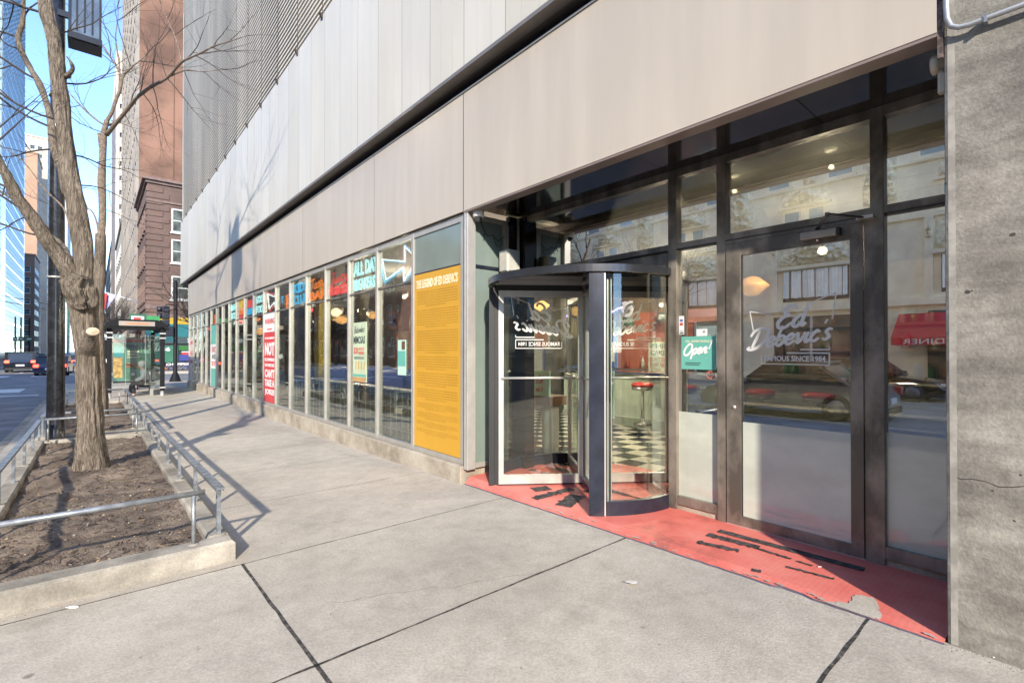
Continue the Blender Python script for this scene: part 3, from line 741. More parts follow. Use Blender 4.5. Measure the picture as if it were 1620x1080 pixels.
for a, wd in ((140, 2.6), (226, 3.6), (40, 2.6), (-46, 2.6)):
    f = MB().m(M_navy if a == 226 else (M_rubber if a == 140 else M_bronze)); arc(f, 1.02, 1.085, a - wd, a + wd, 0.012, 2.2045, 4)
    f.m(M_silver); sg = 1 if a in (226, 40) else -1
    arc(f, 1.03, 1.075, a + sg * (wd + .02) if sg > 0 else a - wd - 0.7, a + wd + 0.7 if sg > 0 else a - wd - .02, 0.012, 2.2045, 2)
    f.build('post', rd)
for a0, a1 in ((93, 136.6), (230.5, 267), (43.5, 87), (-87, -49.5)):
    f = MB().m(M_gclear); arc(f, 1.048, 1.054, a0, a1, 0.14, 2.2045, 18)
    f.m(M_navy); arc(f, 1.03, 1.078, a0, a1, 0.012, 0.14, 18)
    f.build('drum_glass', rd)
MB().m(M_silver).tube([C0 + Vector((0, 0, .012)), C0 + Vector((0, 0, 2.285))], .028, 12).build('centre_shaft', rd)
wings = []
for wi, a in enumerate((143.5, 53.5, -36.5, -126.5)):
    u = Vector((math.cos(R(a)), math.sin(R(a)), 0)); nn = Vector((-u.y, u.x, 0)); up = Vector((0, 0, 1))
    f = MB().m(M_silver)
    def fb(s0, s1, z0, z1, t=.022, f=f, u=u):
        f.bar(C0 + u * s0 + up * (z0 + z1) / 2, C0 + u * s1 + up * (z0 + z1) / 2, t * 2, z1 - z0)
    fb(.035, .09, .03, 2.17); fb(.925, .98, .03, 2.17); fb(.09, .925, .03, .125, .0212); fb(.09, .925, 2.10, 2.17, .0212)
    fb(.035, .98, 2.235, 2.284)
    f.m(M_rubber); fb(.98, 1.02, .03, 2.17, .004); fb(.035, 1.0, .0135, .03, .004); fb(.035, 1.0, 2.17, 2.235, .01)
    w_ = f.build('door_wing', rd); wings.append((w_, u, nn))
    f = MB().m(M_gclear); fb(.09, .925, .125, 2.10, .003, f); f.build('pane', w_)
    f = MB().m(M_silver)
    for sg in (-1, 1):
        f.tube([C0 + u * .06 + nn * .045 * sg + up * 1.2, C0 + u * .95 + nn * .045 * sg + up * 1.2], .011, 8)
        for t in (.07, .94): f.bar(C0 + u * t + up * 1.2, C0 + u * t + nn * .05 * sg + up * 1.2, .02, .02)
    f.build('push_bar', w_)
    f = MB().m(M_silver)
    for z_ in (2.12, 2.25, .09): f.bar(C0 + u * .03 + nn * -.03 + up * z_, C0 + u * .16 + nn * -.03 + up * z_, .03, .028)
    f.build('hinge', w_)

def logo(mb, o, u, w, n, W, mirror=False, faint=False):
    """brush lettering logo in an arrow-cornered outline; W = overall width"""
    o, u, w = Vector(o), Vector(u), Vector(w)
    if mirror: o = o + u * W; u = -u
    mb.m(M_decal)
    s1 = W * 0.118
    brush(mb, "Debevic's", o + w * (W * .18), u, w, n, s1, W * .036, rise=.13, sp=.93, shear=.30)
    brush(mb, "Ed", o + u * (W * .32) + w * (W * .43), u, w, n, s1 * 1.12, W * .042, rise=.10, sp=.92, shear=.30)
    def ln(a, b, t=.012): mb.ribbon([a, b], W * t, o, u, w, n, .001, taper=False)
    k = W
    ln((.02 * k, .66 * k), (.30 * k, .60 * k)); ln((.02 * k, .66 * k), (.06 * k, .42 * k))
    ln((.66 * k, .70 * k), (.97 * k, .82 * k)); ln((.97 * k, .82 * k), (.93 * k, .52 * k))
    ln((.60 * k, .175 * k), (.90 * k, .175 * k), .016); ln((.90 * k, .175 * k), (.90 * k, .21 * k), .012)
    ln((.45 * k, .135 * k), (.90 * k, .135 * k), .016); ln((.90 * k, .135 * k), (.90 * k, .0 * k)); ln((.16 * k, .0 * k), (.905 * k, .0 * k)); ln((.16 * k, .0), (.16 * k, .10 * k))
    mb.text('FAMOUS SINCE 1984', o + u * (.20 * k) + w * (.035 * k), u, w, .66 * k, .065 * k, .002, bold=.012, n=n)
f = MB(); logo(f, (XD + .0105, 1.815, 1.395), (0, -1, 0), (0, 0, 1), (-1, 0, 0), .66)
tag(f.build('window_lettering'), 'white brush script restaurant logo on the glass of the hinged door', 'window lettering')
w_, u, nn = wings[0]
nrm = nn if nn.dot(Vector((-4.2, -3.6, 0))) > 0 else -nn
f = MB(); logo(f, C0 + u * .86 + Vector((0, 0, 1.53)) + nrm * .006, -u, (0, 0, 1), nrm, .70, mirror=True)
tag(f.build('window_lettering'), 'mirrored white brush script logo on the left wing of the revolving door', 'window lettering')
w_, u, nn = wings[2]
nrm = nn if nn.dot(Vector((-4.2, -3.6, 0))) > 0 else -nn
f = MB(); logo(f, C0 + u * .16 + Vector((0, 0, 1.53)) + nrm * .006, u, (0, 0, 1), nrm, .70)
tag(f.build('window_lettering'), 'white brush script logo on the right wing of the revolving door', 'window lettering')

# stickers beside the door
XG = XD + .048
def yz(px, py, X=XD + .05):
    t = (px - 810) / 771; Y = X * (CA - t * SA) / (SA + t * CA); d_ = X * SA + Y * CA
    return Y, 1.5 - (py - 555) / 771 * d_
f = MB().m(M_teal).box(XG - .002, XG + .001, 2.117, 2.452, 1.33, 1.635)
U, W_, N_ = (0, -1, 0), (0, 0, 1), (-1, 0, 0)
f.m(M_cream_t).text("YES, WE'RE FINALLY", (XG - .0025, 2.415, 1.575), U, W_, .26, .026, .0015, bold=.015, n=N_)
f.m(M_white); brush(f, "Open!", Vector((XG - .0025, 2.435, 1.455)), U, W_, N_, .052, .021, rise=.13, sp=.93)
f.m(M_ink)
for r_ in range(2):
    x = 2.41
    while x > 2.27:
        q = random.uniform(.008, .02); f.box(XG - .0035, XG - .002, x, x - q, 1.385 - r_ * .017, 1.394 - r_ * .017); x -= q + .005
f.m(M_cream_t)
for k in range(7):
    yy, zz = 2.44 - random.random() * .3, 1.42 + random.random() * .13
    f.box(XG - .0035, XG - .002, yy, yy + .004, zz, zz + .006)
tag(f.build('open_sign'), 'square teal sign reading Open beside the hinged door', 'sign')
f = MB().m(M_white).box(XG - .002, XG + .001, 2.20, 2.30, 1.637, 1.70).m(mat('grey_ink', (.3, .3, .3), .6)).box(XG - .003, XG - .002, 2.215, 2.24, 1.665, 1.685)
tag(f.build('sticker'), 'blank white card sticker right above the teal sign', 'sticker')
f = MB().m(M_white).box(XG - .004, XG - .002, 2.425, 2.475, 1.655, 1.83).m(mat('blue_ink', (.12, .16, .4), .6)).box(XG - .0055, XG - .004, 2.435, 2.465, 1.775, 1.80).m(M_redink).box(XG - .0055, XG - .004, 2.435, 2.465, 1.74, 1.765).m(M_ink).box(XG - .0055, XG - .004, 2.43, 2.468, 1.662, 1.675).box(XG - .0055, XG - .004, 2.435, 2.465, 1.685, 1.69)
tag(f.build('sticker'), 'narrow white sticker with red and blue marks on the mullion edge', 'sticker')
f = MB().m(mat('no_smoking_red', (.65, .16, .12), .6))
P = [(.033 * math.cos(t * math.pi / 12), .033 * math.sin(t * math.pi / 12)) for t in range(25)]
f.ribbon([(a + .055, b + .05) for a, b in P], .009, (XG - .001, 2.22, 1.235), U, W_, N_, .001, sm=1, taper=False)
f.ribbon([(.032, .073), (.078, .027)], .008, (XG - .001, 2.22, 1.235), U, W_, N_, .0014, taper=False)
f.m(M_ink).box(XG - .003, XG - .002, 2.15, 2.185, 1.28, 1.288).box(XG - .003, XG - .002, 2.165, 2.17, 1.27, 1.297)
tag(f.build('no_smoking_sticker'), 'round red no smoking sticker below the teal sign', 'sticker')
# yellow legend poster
f = MB().m(M_yellow).box(3.368, 3.378, 4.868, 5.993, .205, 2.542)
f.m(M_cream_t).text("THE LEGEND OF ED DEBEVIC'S", (3.366, 5.94, 2.345), U, W_, 1.0, .12, .002, bold=.03, n=N_, shear=.1)
f.m(M_yellowink); zc = 2.285; par = [7, 8, 10, 6, 6, 5, 4, 4, 3, 3]
for pi, nl in enumerate(par):
    for r_ in range(nl):
        x = 5.92 if r_ < nl - 1 else 5.7; xe = 4.93 if r_ < nl - 1 else 5.2
        hgt = .0125 if pi < 6 else .009
        while x > xe:
            q = random.uniform(.02, .07); f.add([(3.3665, x, zc), (3.3665, max(x - q, xe), zc), (3.3665, max(x - q, xe), zc + hgt), (3.3665, x, zc + hgt)], [(0, 1, 2, 3)]); x -= q + .011
        zc -= .0315 if pi < 6 else .024
    zc -= .028
tag(f.build('legend_poster'), 'tall yellow window poster covered with small lines of text', 'poster')
# warning poster in the eighth bay
YA, YB = 13.865, 12.815
f = MB().m(M_redv).box(3.376, 3.386, YB, YA, .205, 2.452)
f.m(M_white).box(3.373, 3.376, YB, YA, 1.98, 2.452)
def tw(s, z0, z1, m_=M_white, a=YA - .09, b=YB + .09, bold=.03):
    f.m(m_).text(s, (3.3745 if m_ is M_white else 3.3715, a, z0), U, W_, a - b, z1 - z0, .002, bold=bold, n=N_)
tw('WARNING', 2.18, 2.32, M_redink); tw('THIS RESTAURANT', 2.03, 2.07, M_redink, YA - .3, YB + .3)
tw('NOT RECOMMENDED', 1.80, 1.85, M_white); tw('NOT', 1.38, 1.72, bold=.05); tw('RECOMMENDED', 1.24, 1.32); tw('FOR THOSE THAT', 1.10, 1.18)
tw("CAN'T", .82, 1.04, bold=.04); tw('TAKE A', .60, .78, bold=.04); tw('JOKE!', .36, .54, bold=.04)
tag(f.build('warning_poster'), 'tall red and white warning poster with the word NOT in a window', 'poster')
# more window posters
def tall_poster(name, k, parts, label, words=None):
    y1, y0 = WY[k + 1] - .035, WY[k] + .035
    f = MB()
    for m_, z0, z1 in parts: f.m(m_).box(3.376, 3.386, y0, y1, z0, z1)
    if words:
        for s, z0, z1, m_ in words: f.m(m_).text(s, (3.3745, y1 - .15, z0), U, W_, (y1 - y0) - .3, z1 - z0, .002, bold=.03, n=N_)
    return tag(f.build(name), label, 'poster')
M_pink = mat('pale_pink_vinyl', (.66, .52, .48), .5)
tall_poster('teal_poster', 14, [(M_teal, 1.75, 2.452), (M_white, .85, 1.75), (M_teal, .205, .85)], 'tall teal window poster with a white middle', [('EAT', 1.45, 1.65, M_redink), ('AND', 1.2, 1.38, M_ink), ('GET OUT', .95, 1.12, M_redink)])
tall_poster('pale_poster', 19, [(M_pink, .205, 2.05)], 'tall pale poster in the last window by the street corner', [('JOIN', 1.75, 1.95, M_redink), ('US', 1.3, 1.5, M_redink), ('NOW', .95, 1.1, M_redink)])
# mimosas poster inside the third pane
f = MB().m(mat('pale_green_paper', (.52, .60, .42), .7)).box(3.388, 3.394, 7.60, 8.14, .98, 1.98)
f.m(M_ink); brush(f, "Bottomless", Vector((3.3875, 8.10, 1.80)), U, W_, N_, .055, .012, rise=.05, sp=.85)
f.text('MIMOSAS', (3.3868, 8.12, 1.62), U, W_, .46, .13, .002, bold=.03, n=N_)
f.m(M_redink).text('$20', (3.3868, 8.10, 1.44), U, W_, .17, .12, .002, bold=.02, n=N_).text('ADULTS', (3.3868, 7.91, 1.51), U, W_, .22, .05, .002, bold=.02, n=N_).text('NEEDED', (3.3868, 7.91, 1.44), U, W_, .22, .05, .002, bold=.02, n=N_)
f.m(M_ink).text('RESERVATIONS ONLY', (3.3868, 8.09, 1.36), U, W_, .40, .045, .002, n=N_)
f.m(mat('amber_ink', (.55, .34, .08), .6))
for k in range(4): f.box(3.3865, 3.388, 8.04 - k * .11, 8.0 - k * .11, 1.19, 1.32).box(3.3865, 3.388, 8.025 - k * .11, 8.015 - k * .11, 1.13, 1.19)
f.m(M_teal).box(3.3865, 3.388, 7.62, 8.16, 1.07, 1.11).m(mat('tan_paper', (.50, .30, .12), .7)).box(3.386, 3.388, 7.62, 8.16, .98, 1.06)
tag(f.build('mimosa_poster'), 'pale green mimosas poster hanging inside a window pane', 'poster')
f = MB().m(M_mint).box(3.388, 3.394, 6.28, 6.52, 1.15, 1.66).m(M_teal).box(3.386, 3.388, 6.28, 6.52, 1.28, 1.5).m(M_wood).box(3.386, 3.388, 6.3, 6.4, 1.52, 1.64)
tag(f.build('menu_poster'), 'small mint and teal menu poster inside the window next to the yellow poster', 'poster')

# ------------------------------------------------------------ neon signs in the top panes
N_cy = emis('neon_cyan', (.55, .95, 1.0), 0.66); N_bl = emis('neon_blue', (.05, .42, .75), 0.63); N_rd = emis('neon_red', (1.0, .07, .06), 0.52)
N_or = emis('neon_orange', (1.0, .22, .02), 0.63); N_pk = emis('neon_pink', (1.0, .10, .10), 0.70); N_wh = emis('neon_white', (.9, 1, 1), 0.96); N_pu = emis('neon_purple', (.30, .16, 1.0), 3.0)
XN = 3.425
def outl(f, pts, m_, r=.012, x=XN):
    f.m(m_).tube([(x, a, b) for a, b in pts] + [(x, pts[0][0], pts[0][1])], r, 6)
f = MB()
A = [(7.10, 2.93), (6.38, 2.80), (6.38, 3.02), (6.02, 2.78), (6.40, 2.52), (6.42, 2.72), (6.97, 2.60)]
outl(f, A, N_wh, .011, 3.42); outl(f, [(6.5 + (a - 6.5) * 1.13 + .02, 2.77 + (b - 2.77) * 1.17 - .02) for a, b in A], N_bl, .012, XN)
outl(f, [(6.5 + (a - 6.5) * 1.09 + .015, 2.77 + (b - 2.77) * 1.12 - .015) for a, b in A], N_cy, .006, XN)
tag(f.build('neon_arrow'), 'large white and blue neon arrow in the pane beside the yellow poster', 'neon sign')
def neon_text(name, k, rows, label, x=XN):
    y1, y0 = WY[k + 1] - .07, WY[k] + .09
    f = MB()
    for s, z0, z1, m_, style in rows:
        if style == 'b':
            sz = (z1 - z0) / 2.6; w0 = sum(GL[c][0] + .04 for c in s)
            brush(f.m(m_), s, Vector((x, y1, z0 + .02)), U, W_, N_, sz, sz * .42, rise=.05, sp=(y1 - y0) / (w0 * sz) * .9)
        elif style == 'blk': f.m(m_).box(x, x + .02, y0 + .02, y1 - .04, z0, z1)
        else:
            f.m(m_).text(s, (x, y1, z0), U, W_, y1 - y0, z1 - z0, .012, bold=.03, n=N_)
    for yy in (y0 + .2, y1 - .2): f.m(M_rubber).box(x + .02, x + .03, yy, yy + .05, 2.50, 3.05)
    return tag(f.build(name), label, 'neon sign', None)
neon_text('neon_sign', 2, [('ALL DAY', 2.78, 3.02, N_cy, 't'), ('BREAKFAST', 2.53, 2.73, N_cy, 't')], 'pale blue neon sign reading ALL DAY BREAKFAST')
neon_text('neon_sign', 3, [('Juicy', 2.74, 3.00, N_rd, 'b'), ('BURGERS', 2.54, 2.72, N_rd, 't')], 'red script neon sign right of the orange script neon sign')
neon_text('neon_sign', 4, [('Tasty', 2.74, 3.00, N_or, 'b'), ('BAR', 2.54, 2.72, N_or, 't')], 'orange script neon sign between a red and a blue neon sign')
neon_text('neon_sign', 5, [('KIDS', 2.78, 3.0, N_bl, 't'), ('CLUB', 2.53, 2.74, N_bl, 't')], 'bright blue two row neon sign left of the orange script sign')
f = MB(); outl(f, [(12.1, 2.52), (12.1, 2.80), (11.8, 2.80), (11.8, 2.52)], N_or, .018); f.m(N_or).text('O', (XN, 12.04, 2.57), U, W_, .17, .17, .01, bold=.03, n=N_)
tag(MB().m(N_bl).text('T', (XN, 12.55, 2.65), U, W_, .2, .16, .01, bold=.03, n=N_).build('neon_letter'), 'small blue neon letter T left of the boxed orange neon letter', 'neon sign')
tag(f.build('neon_sign'), 'small boxed orange neon letter beside the warning poster pane', 'neon sign')
f = MB(); outl(f, [(13.75, 2.98), (13.1, 2.85), (13.0, 3.0), (13.0, 2.55), (13.15, 2.72), (13.6, 2.58)], N_wh, .014); outl(f, [(13.80, 3.02), (13.06, 2.9), (12.95, 3.04), (12.95, 2.52), (13.15, 2.66), (13.65, 2.52)], N_rd, .014, XN + .02)
tag(f.build('neon_arrow'), 'small red and white neon arrow above the warning poster', 'neon sign')
neon_text('neon_sign', 8, [('GOOD', 2.80, 3.02, N_cy, 't'), ('FOOD', 2.53, 2.75, N_cy, 't')], 'pale blue two row neon sign left of the warning poster')
neon_text('neon_sign', 9, [('', 2.76, 2.98, N_rd, 'blk'), ('', 2.55, 2.74, N_bl, 'blk')], 'glowing sign of a red block over a blue block')
M_nylw = emis('neon_yellow', (.9, .55, .05), .6)
neon_text('neon_sign', 10, [('', 2.85, 3.04, M_nylw, 'blk'), ('', 2.62, 2.83, N_or, 'blk'), ('', 2.40, 2.60, N_rd, 'blk')], 'glowing sign stacked yellow, orange and red')
neon_text('neon_sign', 11, [('MALT', 2.80, 3.02, N_cy, 't'), ('SODA', 2.53, 2.75, N_cy, 't')], 'pale blue neon sign two panes right of the teal poster')
neon_text('neon_sign', 14, [('', 2.92, 3.05, M_teal, 'blk'), ('', 2.70, 2.88, N_or, 'blk'), ('', 2.50, 2.67, N_or, 'blk')], 'orange glowing blocks above the teal poster', x=3.46)
for y_, lab in ((15.4, 'small red neon squiggle left of the warning poster pane'), (10.9, 'small round pink neon spot under the bright blue neon sign'), (22.9, 'small pink neon bar in a far window')):
    f = MB().m(N_pk if y_ != 15.4 else N_or).tube([(XN + .1, y_, 2.36), (XN + .1, y_ - .12, 2.42), (XN + .1, y_ - .22, 2.36), (XN + .1, y_ - (.4 if y_ != 10.9 else .24), 2.4)], .03, 8)
    tag(f.build('neon_squiggle'), lab, 'neon sign')
# ============================================================ INTERIOR
g = MB().m(M_check).box(4.62, 13, -2.5, 4.8, -0.1, 0.006).box(3.5, 13, 4.8, 26.8, -0.1, 0.004)
struct(g, 'interior_floor')
M_iw = mat('interior_wall_paint', (0.30, 0.22, 0.17), 0.7, var=0.25, scale=1.2)
M_ic = mat('interior_ceiling_paint', (0.17, 0.17, 0.165), 0.8, var=.1)
g = MB().m(M_iw).box(12, 12.2, -2.6, 26.8, 0, 3.5).box(4.9, 12, -2.8, -2.6, 0, 3.5).box(3.5, 12, 26.7, 26.84, 0, 3.5)
g.m(mat('interior_brown_panel', (.14, .06, .035), .5, var=.2)).box(11.9, 12, 4.4, 5.4, 1.3, 3.4).m(mat('interior_pink_wall', (.55, .18, .13), .6)).box(11.9, 12, 5.4, 9, 1.0, 2.6)
struct(g, 'interior_wall')
g = MB().m(M_ic).box(4.32, 12, -2.6, 26.8, 3.26, 3.3).box(3.52, 4.32, 4.77, 26.8, 3.26, 3.3)
struct(g, 'interior_ceiling')
# low white topped partition behind the door
p = empty('low_partition', (5.05, 1.2, 0), 'low grey green partition with a white ledge just inside the door', 'partition')
MB().m(mat('grey_green_board', (.58, .61, .54), .35)).box(4.47, 4.52, .42, 2.46, 0.006, .925).box(5.0, 5.12, -1.5, 2.30, 0.006, .895).build('panel', p)
MB().m(mat('ledge_white', (.78, .77, .68), .4)).bbox(4.97, 5.2, -1.5, 2.32, .895, .965, .006).build('ledge', p)
# bar counter with tiles
M_tile = brick('grey_wall_tile', (.42, .44, .40), (.36, .38, .35), (.55, .55, .5), sx=3.3, msize=.012, rough=.25, bump=.1)
c = empty('bar_counter', (8.6, 4, 0), 'long diner counter with grey tiled front behind the stools', 'counter')
MB().m(M_tile).box(8.5, 9.0, -2.4, 4.1, .12, 1.02).m(mat('mint_counter_front', (.55, .62, .52), .5)).box(8.5, 9.0, 4.1, 8.0, .12, 1.02).m(M_tile).box(8.45, 9, -2.4, 8, .006, .12).build('front', c)
MB().m(M_chrome).bbox(8.30, 9.1, -2.4, 8.05, 1.02, 1.07, .01).build('counter_top', c)
MB().m(M_black).box(7.45, 8.45, -2.4, 6.4, .006, .12).m(M_chrome).box(7.43, 7.45, -2.4, 6.42, .02, .13).build('foot_plinth', c)
pr = None
for i, (x, y, lab) in enumerate([(7.9, 5.4, 'red topped chrome stool seen through the right glass of the revolving door'), (7.9, 4.55, 'red topped chrome stool hidden behind the door mullion'), (7.9, 3.25, 'red topped stool seen through the hinged door, left one'), (7.9, 2.45, 'red topped stool seen through the hinged door, right one')]):
    if pr is None:
        pr = empty('bar_stool', (0, 0, 0))
        MB().m(M_redseat).lathe((0, 0, .83), [(.20, 0), (.215, .02), (.205, .055), (.12, .075), (.01, .08)], 28).build('seat', pr)
        MB().m(M_chrome).lathe((0, 0, .76), [(.19, 0), (.205, .01), (.205, .065), (.19, .07)], 28).build('seat_band', pr)
        MB().m(M_chrome).lathe((0, 0, .12), [(.17, 0), (.17, .015), (.06, .05), (.035, .12), (.03, .62), (.06, .645)], 22).build('pedestal', pr)
        o = pr
    else: o = copy_tree(pr)
    o.location = (x, y, 0); tag(o, lab, 'stool', 'red stools at the diner counter')
# pendant lamps
M_lamp = emis('lamp_shade_glow', (1.0, .50, .17), .55); M_lampw = emis('lamp_shade_white', (1.0, .80, .55), .6)
def pend(loc, lab, r=.20, m_=M_lamp):
    o = empty('pendant_lamp', loc, lab, 'pendant lamp', 'glass pendant lamps inside the restaurant')
    x, y, z = loc
    MB().m(m_).lathe((x, y, z), [(.03, -.14), (.08, -.125), (r * .85, -.03), (r, 0), (r * .85, .03), (.09, .11), (.05, .13)], 24).build('lamp_shade', o)
    MB().m(M_chrome).tube([(x, y, z + .13), (x, y, 3.26)], .008, 6).lathe((x, y, z + .12), [(.05, 0), (.05, .03), (.02, .06)], 14).build('stem', o)
    return o
def inx(px, py, X):
    t = (px - 810) / 771; Y = X * (CA - t * SA) / (SA + t * CA); d_ = X * SA + Y * CA
    return Vector((X, Y, 1.5 - (py - 555) / 771 * d_))
PL = [(858, 484, 8.6, 'lamp seen through the left wing of the revolving door', M_lamp, .27), (912, 492, 10.5, 'lamp seen beside the centre shaft of the revolving door', M_lamp, .25),
      (1190, 452, 7.0, 'glowing lamp seen through the upper left of the hinged door', M_lamp, .22),
      (531, 494, 5.5, 'white lamp seen in the pane under the red neon sign', M_lampw, .2), (540, 506, 6.4, 'orange lit lamp seen in the pane under the red neon sign', M_lamp, .28),
      (589, 498, 7.5, 'small lamp peeking beside the mimosas poster', M_lamp, .22), (412, 524, 5.0, 'lamp seen just left of the warning poster', M_lamp, .25), (545, 538, 9.5, 'distant low lamp in the pane under the red neon sign', M_lamp, .22)]
for px, py, X, lab, m_, r in PL:
    v = inx(px, py, X); v.z = min(v.z, 2.95); pend(tuple(v), lab, r, m_)
def plight(x, y, z, e, col=(1, .82, .62), r=.05):
    l = bpy.data.lights.new('room_fill_light', 'POINT'); l.energy = e; l.color = col; l.shadow_soft_size = r
    o = bpy.data.objects.new('room_fill_light', l); COL.objects.link(o); o.location = (x, y, z)
for (x, y, z, e) in ((6.6, 2.0, 2.7, 60), (8.0, 4.8, 2.6, 80), (10.3, 6.5, 2.6, 60), (6.0, 5.8, 2.6, 40), (5.2, 7.2, 2.7, 45), (5.2, 9.8, 2.7, 45), (5.6, 13, 2.6, 60), (6.4, 19, 2.6, 40)): plight(x, y, z, e * 1.25)  # bare points added to brighten the room; none hangs in a pendant lamp
for y_, lab in ((1.4, 'small round added fill light on the ceiling above the hinged door inside'), (2.25, 'small round added fill light on the ceiling inside above the teal sign')):  # glowing discs and points added to light the front of the low partition
    tag(MB().m(mat('fill_disc_glow', (.7, .66, .55), .5, emit=.25)).lathe((4.85, y_, 3.24), [(.045, 0), (.05, .018)], 18).build('added_fill_disc'), lab, 'fill light'); plight(4.85, y_, 3.1, 2, r=.02)
# back bar and clutter
b = empty('back_bar', (11.5, 4, 0), 'dark back bar shelves with bottles and equipment behind the counter', 'shelving')
f = MB().m(mat('steel_bench', (.30, .29, .27), .3, .5)).box(11.2, 11.9, -2.4, 11, .01, 1.0).m(M_wood).box(11.6, 11.9, -2.4, 4.2, 1.5, 1.54).box(11.6, 11.9, -2.4, 4.2, 2.0, 2.04)
f.build('bench', b)
f = MB(); cols = [mat('bottle_%s' % n_, c_, .2) for n_, c_ in (('green', (.05, .22, .06)), ('amber', (.35, .14, .03)), ('clear', (.6, .6, .55)), ('red', (.4, .04, .03)), ('blue', (.06, .15, .5)), ('steel', (.4, .4, .42)))]
for k in range(90):
    zz = random.choice((1.0, 1.54, 2.04)); yy = random.uniform(-2.3, 4.1 if zz > 1 else 10.5); hh = random.uniform(.15, .36); r_ = random.uniform(.03, .07)
    f.m(random.choice(cols)).lathe((random.uniform(11.65, 11.85), yy, zz), [(r_, 0), (r_, hh * .65), (r_ * .4, hh * .8), (r_ * .4, hh)], 8)
tag(f.build('bottles', b), kind='stuff')
f = MB().m(mat('fridge_dark', (.05, .055, .06), .3)).box(11.2, 11.8, 5.2, 6.2, 1.0, 2.2).m(mat('fridge_glow', (.25, .33, .42), .3, emit=.5)).box(11.18, 11.2, 5.3, 6.1, 1.1, 2.1)
tag(f.build('drinks_fridge'), 'dark drinks fridge with pale lit front on the back counter', 'fridge')
# signs on the back wall
def wallsign(name, px0, py0, px1, py1, X, m_, rows, label, ink=M_ink):
    a = inx(px0, py0, X); b = inx(px1, py1, X)
    f = MB().m(m_).box(X, X + .02, b.y, a.y, min(a.z, b.z), max(a.z, b.z))
    Wd = a.y - b.y; H = abs(a.z - b.z)
    for s, u0, u1, v0, v1, k in rows:
        f.m(k).text(s, (X - .002, a.y - Wd * u0, min(a.z, b.z) + H * v0), U, W_, Wd * (u1 - u0), H * (v1 - v0), .004, bold=.02, n=N_)
    return tag(f.build(name), label, 'sign')
wallsign('menu_sign', 1026, 541, 1062, 597, 11.0, mat('sign_cream', (.62, .62, .5), .6), [('CHILI', .1, .9, .80, .95, M_ink), ('CAKES', .1, .9, .62, .76, M_ink), ("DON'T EVEN", .06, .94, .44, .56, M_redink), ('THINK ABOUT', .06, .94, .28, .40, M_redink)], 'pale menu board reading chili above the mint counter front')
wallsign('small_sign', 1040, 494, 1058, 508, 11.2, M_ink, [('EDNA', .15, .9, .3, .75, M_white)], 'small black sign with white letters on the back wall')
wallsign('flag_sign', 982, 503, 1002, 514, 11.4, mat('sign_green', (.06, .16, .12), .6), [('OPEN', .1, .9, .3, .7, M_white)], 'small dark green sign on the pink wall')
for px, py, lab in ((993, 488, 'white highway shield sign on the brown panel'), (884, 496, 'highway shield sign beside the purple neon squiggle'), (848, 497, 'highway shield sign left of the purple neon squiggle')):
    v = inx(px, py, 11.6)
    f = MB().m(M_white if px == 993 else mat('shield_dull', (.45, .42, .4), .6)).prism([(.16, -.2), (.22, 0), (.16, .12), (.2, .2), (.08, .22), (0, .19), (-.08, .22), (-.2, .2), (-.16, .12), (-.22, 0), (-.16, -.2), (0, -.27)], v, U, W_, (-1, 0, 0), .02)
    f.m(M_ink).text('66', v + Vector((-.022, .11, -.14)), U, W_, .22, .16, .004, bold=.02, n=N_)
    tag(f.build('highway_sign'), lab, 'sign')
f = MB().m(N_pu)
for px0, px1, py in ((856, 878, 497), (890, 906, 497), (960, 985, 489)):
    a = inx(px0, py, 11.3); b_ = inx(px1, py - 3, 11.3); m1 = a.lerp(b_, .35); m1.z -= .1; m2 = a.lerp(b_, .7); m2.z -= .02
    f.tube([a, m1, m2, b_], .02, 6)
tag(f.build('neon_squiggle'), 'purple neon squiggle high on the back wall behind the revolving door', 'neon sign')
# host stand
h = empty('host_stand', (4.95, 4.95, 0), 'host stand with a mint board lettered in red inside the entrance', 'host stand')
f = MB().m(M_mint).box(4.84, 4.87, 4.84, 5.16, .86, 1.22)
brush(f.m(M_redink), "Ed", Vector((4.838, 5.10, 1.04)), U, W_, N_, .05, .015, rise=.05); brush(f, "Debevic's"[-5:], Vector((4.838, 5.12, .92)), U, W_, N_, .045, .014, rise=.1)
f.build('board', h)
MB().m(M_wood).bbox(4.85, 5.2, 4.83, 5.17, .72, .86, .01).m(mat('stand_white', (.6, .6, .58), .5)).box(4.95, 5.1, 4.9, 5.1, .03, .72).m(M_black).lathe((5.0, 5.0, .006), [(.22, 0), (.2, .03)], 20).build('pedestal', h)
h = empty('host_stand', (5.6, 4.4, 0), 'second mint lettered board behind the centre shaft of the revolving door', 'host stand')
f = MB().m(M_mint).box(5.84, 5.87, 4.50, 4.9, .5, 1.2); brush(f.m(M_redink), "De", Vector((5.838, 4.85, .74)), U, W_, N_, .06, .016, rise=.1); f.build('board', h)
MB().m(M_wood).box(5.87, 5.95, 4.6, 4.8, .006, 1.1).build('pedestal', h)
f = MB().m(mat('dark_bottle_green', (.02, .06, .045), .25, coat=.5)).lathe((8.6, 6.9, 0.1), [(.32, 0), (.34, .5), (.22, .9), (.10, 1.25), (.08, 1.6)], 24)
tag(f.build('giant_bottle'), 'tall dark green bottle shaped display seen through the revolving door', 'display')
f = MB().m(mat('blue_vending', (.03, .12, .30), .3, emit=.25)).bbox(9.6, 10.2, 9.0, 9.6, .01, 1.1, .02).m(N_bl).box(9.59, 9.6, 9.1, 9.5, .3, .5)
tag(f.build('drinks_cooler'), 'low blue lit drinks cooler on the checkered floor', 'cooler')
